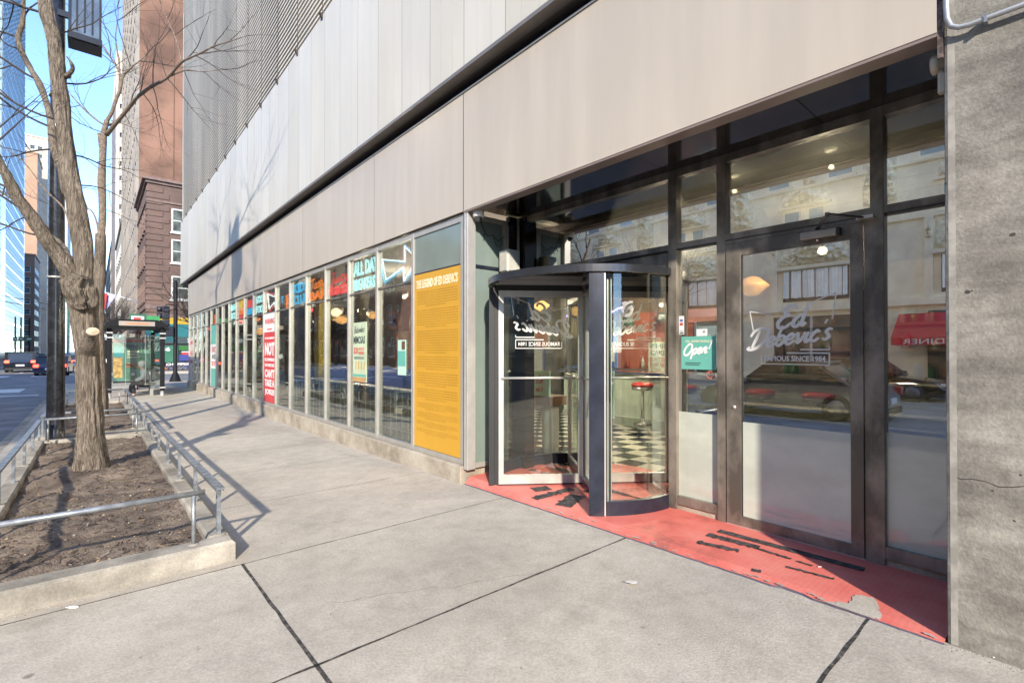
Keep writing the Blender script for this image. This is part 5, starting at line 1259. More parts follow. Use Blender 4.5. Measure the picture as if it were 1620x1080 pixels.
def planter(y0, y1, label, seed):
    x0, x1 = -.76, .81; t = .15
    o = empty('planter', ((x0 + x1) / 2, y0, gz(y0)), label, 'planter')
    f = MB().m(M_kerb)
    N = 8
    def wallseg(xa, xb, ya, yb):
        za, zb = gz(ya), gz(yb)
        b_ = .018
        vs = [(xa, ya, za - .1), (xb, ya, za - .1), (xb, yb, zb - .1), (xa, yb, zb - .1), (xa, ya, za + .148 - b_), (xb, ya, za + .148 - b_), (xb, yb, zb + .148 - b_), (xa, yb, zb + .148 - b_),
              (xa + b_, ya + b_, za + .148), (xb - b_, ya + b_, za + .148), (xb - b_, yb - b_, zb + .148), (xa + b_, yb - b_, zb + .148)]
        f.add(vs, [(0, 1, 5, 4), (1, 2, 6, 5), (2, 3, 7, 6), (3, 0, 4, 7), (4, 5, 9, 8), (5, 6, 10, 9), (6, 7, 11, 10), (7, 4, 8, 11), (8, 9, 10, 11)])
    wallseg(x0, x1, y0, y0 + .20); wallseg(x0, x1, y1 - t, y1)
    ys_ = [y0 + .201 + (y1 - t - y0 - .202) * i / 3 for i in range(4)]
    for a, b in zip(ys_[:-1], ys_[1:]): wallseg(x0, x0 + t, a, b); wallseg(x1 - t, x1, a, b)
    f.build('kerb', o)
    f = MB().m(M_soil); nx, ny = 40, int((y1 - y0) * 22); vs = []
    for j in range(ny + 1):
        for i in range(nx + 1):
            x_ = x0 + t - .01 + (x1 - x0 - 2 * t + .02) * i / nx; y_ = y0 + .19 + (y1 - y0 - .19 - t + .01) * j / ny
            h = .085 + .045 * noise.noise(Vector((x_ * 1.6, y_ * 1.6, seed))) + .022 * noise.noise(Vector((x_ * 9, y_ * 9, seed))) + .016 * noise.noise(Vector((x_ * 22, y_ * 22, seed)))
            if seed == 1: h += .05 * math.exp(-((x_) ** 2 + (y_ - 8.1) ** 2) / .25)
            vs.append((x_, y_, gz(y_) + h))
    f.add(vs, [(j * (nx + 1) + i, j * (nx + 1) + i + 1, (j + 1) * (nx + 1) + i + 1, (j + 1) * (nx + 1) + i) for j in range(ny) for i in range(nx)], True)
    tag(f.build('soil', o), kind='stuff')
    f = MB(); rnd = random.Random(seed)
    for k in range(int(2600 * (y1 - y0) / 7)):
        x_ = rnd.uniform(x0 + t, x1 - t); y_ = y0 + .2 + (y1 - y0 - .36) * rnd.random() ** 1.3
        dn = noise.noise(Vector((x_ * 1.3, y_ * 1.3, 9)))
        if dn < -.12 and rnd.random() < .8: continue
        h = gz(y_) + .088 + .045 * noise.noise(Vector((x_ * 1.6, y_ * 1.6, seed))) + .022 * noise.noise(Vector((x_ * 9, y_ * 9, seed))) + (.05 * math.exp(-((x_) ** 2 + (y_ - 8.1) ** 2) / .25) if seed == 1 else 0)
        a = rnd.uniform(0, 6.28); l = rnd.uniform(.008, .032); w_ = rnd.uniform(.003, .008); u = Vector((math.cos(a), math.sin(a), rnd.uniform(-.3, .4))) * l; s_ = Vector((-math.sin(a), math.cos(a), rnd.uniform(-.4, .4))) * w_
        c = Vector((x_, y_, h + .006))
        f.m(rnd.choice(M_chip[:2] + [M_chip[rnd.choice((0, 1, 1, 2))]])).add([c - u - s_, c + u - s_ * .6, c + u * .9 + s_, c - u + s_], [(0, 1, 2, 3)])
    lf = [mat('dry_leaf_tan', (.34, .24, .13), .8), mat('dry_leaf_pale', (.45, .38, .27), .8), mat('dry_leaf_brown', (.16, .09, .05), .8)]
    for k in range(int(46 * (y1 - y0))):
        x_ = rnd.uniform(x0 + t, x1 - t) ; y_ = y0 + .22 + (y1 - y0 - .4) * rnd.random() ** 1.2; r_ = rnd.uniform(.006, .02)
        h = gz(y_) + .094 + .045 * noise.noise(Vector((x_ * 1.6, y_ * 1.6, seed))) + .022 * noise.noise(Vector((x_ * 9, y_ * 9, seed)))
        if rnd.random() < .3: f.m(lf[rnd.choice((0, 2))]).tube([(x_, y_, h), (x_ + rnd.uniform(-.06, .06), y_ + rnd.uniform(-.06, .06), h + rnd.uniform(0, .012))], .0025, 4)
        else:
            a = rnd.uniform(0, 6.28); f.m(rnd.choice(lf)).add([(x_ + r_ * math.cos(a + q) * s_, y_ + r_ * math.sin(a + q) * s_, h + rnd.uniform(0, .010)) for q, s_ in ((0, 1), (1.2, .5), (2.2, .6), (3.14, 1), (4.2, .5), (5.2, .6))], [(0, 1, 2, 3, 4, 5)])
    tag(f.build('mulch_chips', o), kind='stuff')
    return o
planter(4.11, 11.3, 'nearest long concrete planter bed filled with mulch around the big tree', 1)
planter(11.65, 19.1, 'second concrete planter bed behind the big tree, toward the bus shelter', 2)
# ------------------------------------------------------------ low railings
def sloped(y): return gz(y) + .148
def side_rail(x, y0, y1, label):
    o = empty('planter_railing', (x, y0, gz(y0)), label, 'railing', 'low metal railings round the planters')
    n_ = max(2, round((y1 - y0) / 1.16)); f = MB().m(M_rail)
    for a in range(n_):
        ya, yb = y0 + (y1 - y0) * a / n_, y0 + (y1 - y0) * (a + 1) / n_
        f.bar((x, ya - (.03 if a == 0 else 0), sloped(ya) + .355), (x, yb, sloped(yb) + .355), .058, .014)
        f.bar((x - .024, ya, sloped(ya) + .343), (x - .024, yb, sloped(yb) + .343), .006, .022); f.bar((x + .024, ya, sloped(ya) + .343), (x + .024, yb, sloped(yb) + .343), .006, .022)
    f.build('top_rail', o)
    for a in range(n_ + 1):
        ya = y0 + (y1 - y0) * a / n_ + (.012 if a == 0 else 0)
        MB().m(M_rail).box(x - .007, x + .007, ya - .024, ya + .024, sloped(ya) - .01, sloped(ya) + .35).box(x - .02, x - .007, ya - .024, ya - .019, sloped(ya) - .01, sloped(ya) + .35).box(x - .02, x - .007, ya + .019, ya + .024, sloped(ya) - .01, sloped(ya) + .35).m(M_kerb).lathe((x, ya, sloped(ya) - .004), [(.05, 0), (.04, .008), (.012, .014)], 10).build('post', o)
    return o
def cross_rail(x0, x1, y, label, h=.37, left=True):
    o = empty('planter_railing', (x1, y, gz(y)), label, 'railing', 'low metal railings round the planters')
    z0_ = sloped(y)
    MB().m(M_galv).tube([(x0, y, z0_ + h), (x1, y, z0_ + h)], .019, 10).build('top_rail', o)
    for x_ in ((x0 + .04, x1 - .07) if left else (x1 - .07,)):
        MB().m(M_galv).tube([(x_, y, z0_ - .06), (x_, y, z0_ + h - .01)], .014, 8).m(M_kerb).lathe((x_, y, z0_ - .012), [(.05, 0), (.035, .014), (.014, .02)], 10).build('post', o)
side_rail(.745, 4.33, 11.15, 'nearer railing along the building side of the first planter')
side_rail(-.665, 4.33, 11.15, 'railing along the street side of the first planter')
side_rail(.745, 11.8, 18.9, 'far railing along the building side of the second planter')
side_rail(-.665, 11.8, 18.9, 'railing along the street side of the second planter')
cross_rail(-.67, .63, 4.22, 'round cross rail at the near end of the first planter')
cross_rail(-.6, .66, 11.0, 'round cross rail at the far end of the first planter')
cross_rail(-.6, .66, 12.0, 'round cross rail at the near end of the second planter')
cross_rail(-.6, .66, 18.7, 'round cross rail at the far end of the second planter', left=True)

# ============================================================ TREES
def gnarl(pts, rad, sub=4, amp=.012, seed=0, flute=0.0, n=18, mb=None, m_=None, ridge=0.0):
    """bark covered limb: smooth centre line, fluted and lumpy section"""
    P = catmull([tuple(p) + (r * .84,) for p, r in zip(pts, rad)], sub)
    k = len(P); prev = None; vs = []
    for i, q in enumerate(P):
        p = Vector(q[:3]); r = q[3]
        d = Vector(P[min(i + 1, k - 1)][:3]) - Vector(P[max(0, i - 1)][:3]); d.normalize()
        if prev is None: a = d.cross(Vector((0.3, 1, 0))).normalized()
        else: a = (prev - d * prev.dot(d)).normalized()
        prev = a; b = d.cross(a)
        for j in range(n):
            t = 2 * math.pi * j / n; dirn = a * math.cos(t) + b * math.sin(t)
            w = p + dirn * r
            rr = r * (1 + flute * math.sin(t * 7 + p.z * 1.5 + seed) + flute * .8 * math.sin(t * 4 - p.z * 2)) + amp * noise.noise(Vector((w.x * 7, w.y * 7, w.z * 2.2 + seed))) * 2 + amp * .9 * noise.noise(Vector((w.x * 26, w.y * 26, w.z * 4 + seed)))
            if ridge:
                q_ = abs(noise.noise(Vector((math.cos(t) * 7, math.sin(t) * 7, w.z * 1.3 + seed)))); rr -= ridge * 2.2 * max(0, .22 - q_) / .22; rr += ridge * .6 * noise.noise(Vector((math.cos(t) * 16, math.sin(t) * 16, w.z * 5)))
            vs.append(p + dirn * max(rr, r * .4))
    fs = [(i * n + j, i * n + (j + 1) % n, (i + 1) * n + (j + 1) % n, (i + 1) * n + j) for i in range(k - 1) for j in range(n)]
    fs += [tuple(reversed(range(n))), tuple((k - 1) * n + j for j in range(n))]
    mb.m(m_).add(vs, fs, True)
def twigs(mb, start, direc, length, rad, depth, rnd, m_=None, spread=.7):
    if depth < 0 or length < .05: return
    p = Vector(start); d = Vector(direc).normalized(); pts = [p.copy()]; n_ = max(3, int(length / .14)); rs = [rad]
    for i in range(n_):
        d = (d + Vector((rnd.uniform(-1, 1), rnd.uniform(-1, 1), rnd.uniform(-.75, 1))) * .17).normalized()
        p = p + d * (length / n_); pts.append(p.copy()); rs.append(rad * (1 - .75 * (i + 1) / n_))
        if depth > 0 and i >= 1 and rnd.random() < .62:
            s = Vector((rnd.uniform(-1, 1), rnd.uniform(-1, 1), rnd.uniform(-.6, 1))).normalized()
            twigs(mb, p, d + s * spread * 1.2, length * rnd.uniform(.35, .62), rs[-1] * .65, depth - 1, rnd, m_, spread)
    mb.m(m_ or M_twig).tube(pts, rs, 5 if rad > .006 else 3, cap=False)
rnd = random.Random(3)
t1 = empty('street_tree', (0, 8.14, 0), 'big bare street tree with thick forked grey brown trunk in the near planter', 'tree', 'bare street trees')
D = 6.2
def A(px, py, d=D): return at(px, py, d)
f = MB()
base = A(146, 730); base.z = gz(8.1) + .05
gnarl([base + Vector((0, 0, -.1)), base + Vector((0, 0, .06)), A(143, 690), A(141, 640), A(139, 590), A(136, 540), A(134, 500), A(130, 468), A(124, 440)],
      [.33, .220, .162, .150, .148, .156, .160, .178, .14], 14, .016, 1, .03, 72, f, M_bark, ridge=.010)
gnarl([A(133, 486, 6.1), A(128, 470, 6.05), A(122, 455, 6.03), A(128, 436, 6.02)], [.13, .17, .165, .08], 10, .045, 9, .06, 56, f, M_bark, ridge=.018)
# burl and pruned stub
gnarl([A(128, 455, D), A(118, 452, D - .08), A(110, 452, D - .13), A(104, 448, D - .15)], [.16, .14, .12, .06], 8, .04, 4, .06, 40, f, M_bark, ridge=.014)
gnarl([A(138, 560, D), A(140, 545, D - .10), A(144, 530, D - .20), A(146, 525, D - .245)], [.12, .11, .085, .072], 4, .015, 5, .04, 18, f, M_bark)
f.m(mat('cut_wood', (.50, .40, .28), .8, var=.2, scale=12))
c = A(146.5, 524, D - .252); nrm_ = (Vector((0, 0, 1.5)) - c); nrm_.z += 1.6; nrm_.normalize(); a_ = nrm_.cross(Vector((0, 0, 1))).normalized(); b_ = nrm_.cross(a_)
f.add([c + (a_ * math.cos(q * .52) * .064 + b_ * math.sin(q * .52) * .05) for q in range(12)] + [c + nrm_ * .012], [(q, (q + 1) % 12, 12) for q in range(12)])
f.build('trunk', t1)
f = MB()
gnarl([A(128, 462), A(130, 420), A(129, 380), A(120, 330), A(111, 290), A(103, 240), A(97, 190), A(91, 140), A(85, 95), A(78, 50), A(68, 5), A(58, -60), A(50, -130)],
      [.15, .125, .115, .12, .115, .105, .100, .098, .095, .092, .088, .075, .05], 10, .010, 2, .03, 44, f, M_bark, ridge=.007)
gnarl([A(124, 452), A(108, 428, 6.1), A(90, 402, 6.0), A(68, 372, 5.9), A(44, 338, 5.8), A(22, 302, 5.7), A(0, 262, 5.6), A(-30, 215, 5.5), A(-60, 150, 5.4)],
      [.13, .105, .090, .083, .078, .072, .066, .055, .03], 9, .010, 3, .03, 36, f, M_bark, ridge=.006)
gnarl([A(108, 305, 6.2), A(96, 270, 6.4), A(84, 235, 6.5), A(78, 190, 6.6), A(68, 152, 6.7), A(56, 125, 6.8), A(44, 105, 6.9), A(32, 82, 7.0), A(25, 58, 7.0), A(33, 30, 7.0), A(33, -10, 7.0)],
      [.08, .055, .052, .048, .046, .044, .042, .038, .034, .028, .02], 4, .006, 5, .02, 12, f, M_bark)
gnarl([A(78, 150, 6.6), A(84, 138, 6.4), A(95, 122, 6.3), A(104, 118, 6.2), A(112, 110, 6.15), A(110, 98, 6.1), A(103, 88, 6.1)], [.03, .038, .036, .036, .034, .028, .012], 3, .012, 6, .04, 12, f, M_bark)
gnarl([A(120, 440, 6.3), A(108, 405, 6.7), A(96, 385, 6.9), A(70, 365, 7.1), A(48, 340, 7.3), A(10, 310, 7.5), A(-20, 290, 7.6)], [.06, .03, .028, .026, .024, .02, .015], 4, .005, 7, .02, 10, f, M_bark)
gnarl([A(118, 395, 6.3), A(112, 370, 6.8), A(100, 330, 7.2), A(70, 300, 7.6), A(35, 255, 8), A(0, 230, 8.2)], [.03, .018, .016, .014, .011, .007], 4, .003, 7, 0, 8, f, M_bark2)
f.build('limbs', t1)
f = MB()
for p_, dr, ln_, r_ in [(A(0, 262, 5.6), (-.2, .4, 1), 1.5, .02), (A(20, 300, 5.7), (-.8, .5, .5), 1.5, .014), (A(44, 338, 5.8), (-.9, .1, .9), 1.6, .015), (A(33, 30, 7), (.2, .3, 1), 1.2, .014), (A(26, 58, 7), (-.9, .2, .3), 1.8, .014),
      (A(56, 125, 6.8), (-1, .1, .5), 2.0, .016), (A(78, 200, 6.6), (-1, .4, .3), 2.2, .015), (A(84, 235, 6.5), (-1, 1, .1), 2.0, .012), (A(97, 190), (-.9, .9, .35), 2.1, .015), (A(90, 130), (.8, .7, .5), 1.6, .012),
      (A(103, 240), (.6, 1, .1), 1.8, .012), (A(111, 290), (.5, .9, .3), 1.2, .010), (A(70, 20), (-.8, .8, .5), 1.8, .018), (A(78, 50), (.7, 1, .5), 1.4, .012), (A(60, 372, 5.9), (-.7, .8, .1), 1.6, .012), (A(44, 340, 7.3), (-.8, .8, -.2), 1.5, .01),
      (A(0, 230, 8.2), (-.5, .6, .3), 1.4, .008), (A(10, 310, 7.5), (-.3, .8, .4), 1.3, .01), (A(25, 75, 7), (-.6, 1, .4), 1.5, .012), (A(35, 255, 8), (-.2, 1, .6), 1.4, .008), (A(60, -40), (-.6, .2, 1), 1.6, .03), (A(52, -100), (.6, .6, .8), 1.6, .03), (A(-40, 190, 5.5), (-.5, .3, .9), 1.4, .02)]:
    twigs(f, p_, dr, ln_ * 1.0, r_, 3, rnd)
f.build('twigs', t1)
# second tree
D2 = 11.6
t2 = empty('street_tree', (.1, 15.5, -.1), 'slimmer bare street tree just behind the big trunk, branches over the building', 'tree', 'bare street trees')
def B(px, py, d=D2): return at(px, py, d)
f = MB()
b0 = B(160, 655); b0.z = gz(15.5) + .05
gnarl([b0 + Vector((0, 0, -.1)), B(160, 640), B(158, 590), B(156, 540), B(155, 490), B(156, 440), B(158, 400), B(159, 370)], [.19, .155, .145, .14, .14, .14, .13, .12], 4, .012, 8, .03, 18, f, M_bark)
f.build('trunk', t2)
f = MB()
gnarl([B(158, 405), B(160, 360), B(161, 330), B(159, 290), B(160, 255), B(162, 215), B(167, 190)], [.11, .095, .095, .085, .085, .075, .06], 4, .010, 9, .03, 12, f, M_bark2)
gnarl([B(160, 240), B(157, 222), B(154, 210)], [.06, .05, .035], 3, .008, 9, .03, 10, f, M_bark2)
gnarl([B(166, 192), B(174, 178), B(181, 158), B(188, 138), B(192, 120), B(205, 105), B(218, 95), B(228, 86)], [.055, .046, .042, .038, .034, .024, .018, .012], 4, .004, 2, 0, 9, f, M_bark2)
gnarl([B(191, 122), B(180, 100), B(172, 88), B(160, 70), B(148, 52), B(142, 38)], [.03, .022, .018, .014, .01, .007], 4, .003, 2, 0, 8, f, M_bark2)
gnarl([B(167, 212), B(185, 190, 11.3), B(205, 165, 11.0), B(218, 150, 10.7), B(240, 134, 10.4), B(262, 122, 10.1), B(285, 97, 9.8), B(310, 85, 9.5), B(335, 72, 9.3), B(360, 64, 9.1), B(388, 55, 8.9)], [.058, .05, .046, .043, .038, .034, .028, .022, .017, .012, .006], 4, .004, 4, 0, 9, f, M_bark2)
gnarl([B(262, 122, 10.1), B(290, 110, 9.9), B(320, 112, 9.7), B(350, 108, 9.5)], [.02, .016, .012, .006], 4, .003, 4, 0, 7, f, M_bark2)
gnarl([B(285, 97, 9.8), B(279, 70, 9.8), B(272, 50, 9.8), B(262, 28, 9.8), B(252, 5, 9.8)], [.02, .015, .012, .009, .006], 4, .003, 4, 0, 7, f, M_bark2)
gnarl([B(185, 190, 11.3), B(165, 197, 12), B(140, 180, 12.4), B(115, 155, 12.8), B(108, 145, 13)], [.035, .028, .024, .018, .01], 4, .003, 4, 0, 8, f, M_bark2)
gnarl([B(186, 140), B(186, 100), B(180, 60), B(184, 20), B(182, -20)], [.026, .02, .016, .012, .008], 4, .003, 4, 0, 8, f, M_bark2)
gnarl([B(157, 380), B(150, 345, 12), B(138, 330, 12.3), B(120, 345, 12.5), B(100, 330, 13)], [.03, .022, .018, .014, .01], 4, .003, 4, 0, 8, f, M_bark2)
f.build('limbs', t2)
f = MB()
def cam(dx, dz, dd=0): return Vector((dx * CA + dd * SA, -dx * SA + dd * CA, dz))
for p_, dr, ln_, r_ in [(B(205, 165, 11), cam(.3, 1), 1.5, .013), (B(218, 150, 10.7), cam(-.2, 1, .3), 1.6, .012), (B(240, 134, 10.4), cam(.2, 1, -.4), 1.5, .012), (B(262, 122, 10.1), cam(.5, -.5, .2), 1.3, .012), (B(262, 122, 10.1), cam(-.3, .9), 1.3, .01), (B(285, 97, 9.8), cam(.8, .5), 1.2, .012), (B(310, 85, 9.5), cam(.9, .4, .3), 1.1, .01), (B(310, 88, 9.5), cam(.9, -.5), 1.2, .01), (B(335, 72, 9.3), cam(.6, .9), 1.0, .009), (B(335, 74, 9.3), cam(1, -.5), 1.0, .009), (B(350, 108, 9.5), cam(1, -.2), .9, .008), (B(320, 112, 9.7), cam(.8, -.6), 1.0, .008), (B(290, 112, 9.9), cam(.5, -1), 1.2, .009), (B(240, 136, 10.4), cam(.3, -1), 1.3, .01), (B(225, 148, 10.7), cam(.7, -.7, .3), 1.4, .01),
      (B(388, 55, 8.9), cam(1, .1), .6, .006), (B(360, 64, 9.1), cam(.9, .7), .8, .007), (B(228, 86), cam(.6, .7), 1.4, .012), (B(218, 95), cam(.9, .1), 1.5, .012), (B(205, 105), cam(-.3, 1), 1.4, .012), (B(192, 120), cam(-.5, .9), 1.3, .012), (B(180, 100), cam(-1, .5), 1.4, .011), (B(172, 88), cam(.2, 1), 1.4, .011), (B(148, 52), cam(-.7, .6), 1.3, .01), (B(182, 10), cam(.3, 1), 1.3, .01), (B(184, 30), cam(.9, .6), 1.5, .01), (B(182, 62), cam(-.7, .8), 1.4, .01),
      (B(262, 28, 9.8), cam(.5, 1), .9, .008), (B(272, 50, 9.8), cam(-.8, .8), 1.0, .008), (B(272, 55, 9.8), cam(.9, .7), 1.0, .008), (B(252, 5, 9.8), cam(-.3, 1), .8, .007), (B(108, 145, 13), cam(-1, .6), 1.5, .01), (B(140, 180, 12.4), cam(-.6, .9), 1.6, .01), (B(125, 165, 12.6), cam(-.7, -.3), 1.4, .01), (B(162, 330), cam(.8, -.1, .4), 1.2, .009), (B(160, 270), cam(-.8, .5, .3), 1.6, .01), (B(159, 300), cam(-.9, .1, .4), 1.7, .01), (B(164, 210), cam(-.9, .4), 1.8, .012), (B(100, 330, 13), cam(-1, .2), 1.6, .01), (B(138, 330, 12.3), cam(-.3, 1), 1.2, .008), (B(174, 190), cam(.9, -.3), 1.1, .009), (B(195, 178, 11.2), cam(.5, -.9), 1.2, .009)]:
    twigs(f, p_, dr, ln_, r_, 3, rnd)
f.build('twigs', t2)
# distant street trees
def far_tree(x, y, h, label, seed, zb=-.16):
    o = empty('street_tree', (x, y, zb), label, 'tree', 'bare street trees'); r_ = random.Random(seed)
    MB().m(M_bark2).tube([(x, y, zb), (x + .05, y, zb + h * .2), (x, y, zb + h * .4)], [.16, .12, .10], 8).build('trunk', o)
    f = MB()
    for k in range(7): twigs(f, (x, y, zb + h * (.3 + .02 * k)), (r_.uniform(-1, 1), r_.uniform(-1, 1), r_.uniform(.5, 1.6)), h * .5, .05, 2, r_)
    f.build('twigs', o)
far_tree(1.1, 39.5 + 9, 6.5, 'small bare tree at the far corner beside the brown brick building', 11)
far_tree(1.6, 72, 8, 'bare tree further along the block under the flags', 12)
far_tree(4.9, 36.0 - 3.0, 7.5, 'small bare tree right behind the traffic signal pole', 13)
far_tree(-16, 60, 8, 'bare tree on the far pavement left of the dark cars', 14)
far_tree(1.2, 90, 9, 'faraway bare tree near the banded tower', 15)
far_tree(-15.6, 16, 8, 'bare tree across the street mirrored in the windows', 16)
far_tree(-15.6, 27, 8, 'second bare tree across the street mirrored in the windows', 17)

# ============================================================ STREET FURNITURE
o = empty('lamp_post', (-.49, 11.7, gz(11.7)), 'thick black steel post with a boxy lantern, standing between the planters', 'lamp post')
f = MB().m(mat('post_black', (.022, .022, .026), .22, .3, var=.4, scale=8, coat=.3))
z0_ = gz(11.5)
f.lathe((-.49, 11.48, z0_), [(.15, 0), (.15, .02), (.128, .03), (.122, .5), (.112, 2.5), (.098, 5.0), (.088, 9.0)], 26)
f.build('pole', o)
for sg in (0, 1, 2, 3): MB().m(M_rubber).lathe((-.49 + .155 * math.cos(sg * 1.57 + .78), 11.48 + .155 * math.sin(sg * 1.57 + .78), z0_), [(.02, 0), (.02, .03)], 8).build('bolt', o)
MB().m(M_frame).lathe((-.49, 11.48, 2.75), [(.125, 0), (.128, .01), (.125, .03)], 26).build('band', o)
M_lantf = mat('lantern_frame', (.02, .022, .028), .35, .3); M_lantg = mat('lantern_glass', (.10, .13, .17), .15, coat=.5, var=.2)
lx, ly = -.14, 11.28
f = MB().m(M_lantf)
for sx in (-.21, .19):
    for sy_ in (-.21, .19): f.box(lx + sx, lx + sx + .03, ly + sy_, ly + sy_ + .03, 6.85, 8.3)
f.box(lx - .22, lx + .23, ly - .22, ly + .23, 6.80, 6.90).box(lx - .22, lx + .23, ly - .22, ly + .23, 8.3, 8.4).box(lx - .35, lx - .2, ly - .03, ly + .03, 7.2, 7.3).box(lx - .35, lx - .2, ly - .03, ly + .03, 8.0, 8.1)
f.box(lx - .17, lx + .18, ly - .17, ly + .18, 6.79, 6.80)
f.build('lantern_frame', o)
MB().m(M_lantg).box(lx - .19, lx + .20, ly - .19, ly + .20, 6.9, 8.3).build('lantern_glass', o)
f = MB().m(M_lantf)
for q in (-.1, 0, .1): f.box(lx + q - .012, lx + q + .012, ly - .197, ly - .19, 6.95, 8.25)
f.build('lantern_bars', o)

# bus shelter
bs = empty('bus_shelter', (1.2, 22.2, -.16), 'black framed glass bus shelter with curved roof at the end of the planters', 'bus shelter')
M_bs = mat('shelter_black', (.010, .010, .012), .55, spec=.2)
x0, x1, y0, y1 = .42, 1.95, 22.3, 26.2
for x_ in (x0, x1):
    for y_ in (y0, y1):
        f = MB().m(M_bs).bbox(x_ - .07, x_ + .07, y_ - .07, y_ + .07, .02, 2.3, .02).m(M_silver).lathe((x_, y_, -.16), [(.09, 0), (.07, .02), (.055, .19)], 12)
        for z_ in (1.95, 2.12, .12): f.m(M_silver).box(x_ - .09, x_ + .09, y_ - .11, y_ - .07, z_, z_ + .05)
        f.build('post', bs)
f = MB().m(M_bs)
prof = [(-.18, 0), (-.17, .10), (-.02, .28), (.18, .36), (x1 - x0 - .18, .36), (x1 - x0 + .02, .28), (x1 - x0 + .17, .10), (x1 - x0 + .18, 0), (x1 - x0 + .10, 0), (x1 - x0, .12), (.0, .12), (-.10, 0)]
f.prism(prof, (x0, y0 - .25, 2.27), (1, 0, 0), (0, 0, 1), (0, 1, 0), y1 - y0 + .5)
f.build('roof', bs)
MB().m(mat('header_panel', (.34, .30, .27), .5)).box(x0 + .25, x1 - .25, y0 - .275, y0 - .25, 2.40, 2.56).m(mat('header_orange', (.50, .22, .12), .6)).box(x0 + .42, x1 - .42, y0 - .28, y0 - .275, 2.45, 2.51).build('header_sign', bs)
ya = 23.45; xq = x0 - .02
p = MB().m(M_bs).box(xq + 1.28 * .12, xq + 1.28 * .98, ya + .01, ya + .06, .30, .36).box(xq + 1.28 * .12, xq + 1.28 * .98, ya + .01, ya + .06, 1.98, 2.02).build('advert_frame', bs)
f = MB().m(mat('ad_green', (.11, .24, .19), .4, var=.25, scale=3)).box(xq + 1.28 * .12, xq + 1.28 * .96, ya + .005, ya + .05, .37, 1.97)
f.m(mat('ad_red', (.45, .05, .04), .5)).box(xq + 1.28 * .12, xq + 1.28 * .96, ya, ya + .005, 1.82, 1.97).m(mat('ad_food', (.55, .33, .10), .5, var=.4, scale=9)).box(xq + 1.28 * .13, xq + 1.28 * .33, ya, ya + .005, .5, 1.25).m(mat('ad_teal', (.05, .28, .30), .5)).box(xq + 1.28 * .13, xq + 1.28 * .34, ya, ya + .004, 1.28, 1.65)
f.m(mat('ad_bottle', (.06, .16, .11), .5)).box(xq + 1.28 * .36, xq + 1.28 * .84, ya - .002, ya + .004, .45, 1.74)
f.m(mat('ad_navy', (.03, .05, .12), .5)).lathe((xq + 1.28 * .60, ya - .002, 1.68), [(.14, 0), (.13, -.003)], 20, axis='y', squash=.4)
f.m(M_white).lathe((xq + 1.28 * .58, ya - .003, .62), [(.055, 0), (.05, -.002)], 16, axis='y')
for s, z_ in (('SHARE', 1.44), ('WORTHY', 1.34), ('CHICAGO', 1.23)): f.m(M_cream_t).text(s, (xq + 1.28 * .44, ya - .004, z_), (1, 0, 0), W_, .36, .075, .004, bold=.03, n=(0, -1, 0))
f.m(mat('ad_brown', (.30, .12, .05), .6)).box(xq + 1.28 * .42, xq + 1.28 * .78, ya - .004, ya, .88, 1.04).m(M_cream_t).box(xq + 1.28 * .42, xq + 1.28 * .78, ya - .004, ya, .96, 1.0)
f.build('advert_panel', bs)
f = MB().m(M_gclear).box(x0 + .08, x1 - .08, y0 - .012, y0 - .006, .25, 2.1).box(x1 - .02, x1 - .012, y0 + .1, y1 - .1, .25, 2.1).box(x0 + .08, x1 - .08, y1 - .004, y1 + .004, .25, 2.1)
f.build('pane', bs)
f = MB().m(M_silver)
for x_ in (x0 + .45, x0 + 1.02): f.box(x_, x_ + .008, y0 - .02, y0 - .012, .25, 2.1)
for z_ in (.75, 1.25, 1.7): f.box(x0 + 1.0, x1 - .1, y1 - .02, y1 - .01, z_, z_ + .02)
f.build('glazing_bar', bs)
f = MB().m(mat('bench_grey', (.30, .30, .29), .6)).bbox(1.42, 1.80, 22.5, 23.2, .25, .30, .01)
for y_ in (22.55, 23.1): f.box(1.6, 1.7, y_, y_ + .06, -.16, .25)
f.build('bench', bs)
f = MB().m(M_bs)
# small green and white signs on the roof
tag(MB().m(mat('dark_green_sign', (.03, .12, .08), .5)).box(1.15, 1.75, 26.5, 26.55, 2.72, 3.10).m(M_white).box(1.22, 1.66, 26.49, 26.5, 2.78, 3.0).m(M_redv).box(1.3, 1.55, 26.48, 26.49, 2.82, 2.95).tube([(1.45, 26.55, -.16), (1.45, 26.55, 2.8)], .03, 8).build('street_sign'), 'dark green framed sign standing just behind the shelter roof', 'sign')
tag(MB().m(mat('bright_green_sign', (.04, .26, .09), .5)).box(1.72, 2.25, 25.55 + 1.4, 27.0, 2.78, 3.06).tube([(2.0, 27.03, -.16), (2.0, 27.03, 2.9)], .03, 8).build('street_sign'), 'bright green sign right of the dark green one above the shelter', 'sign')
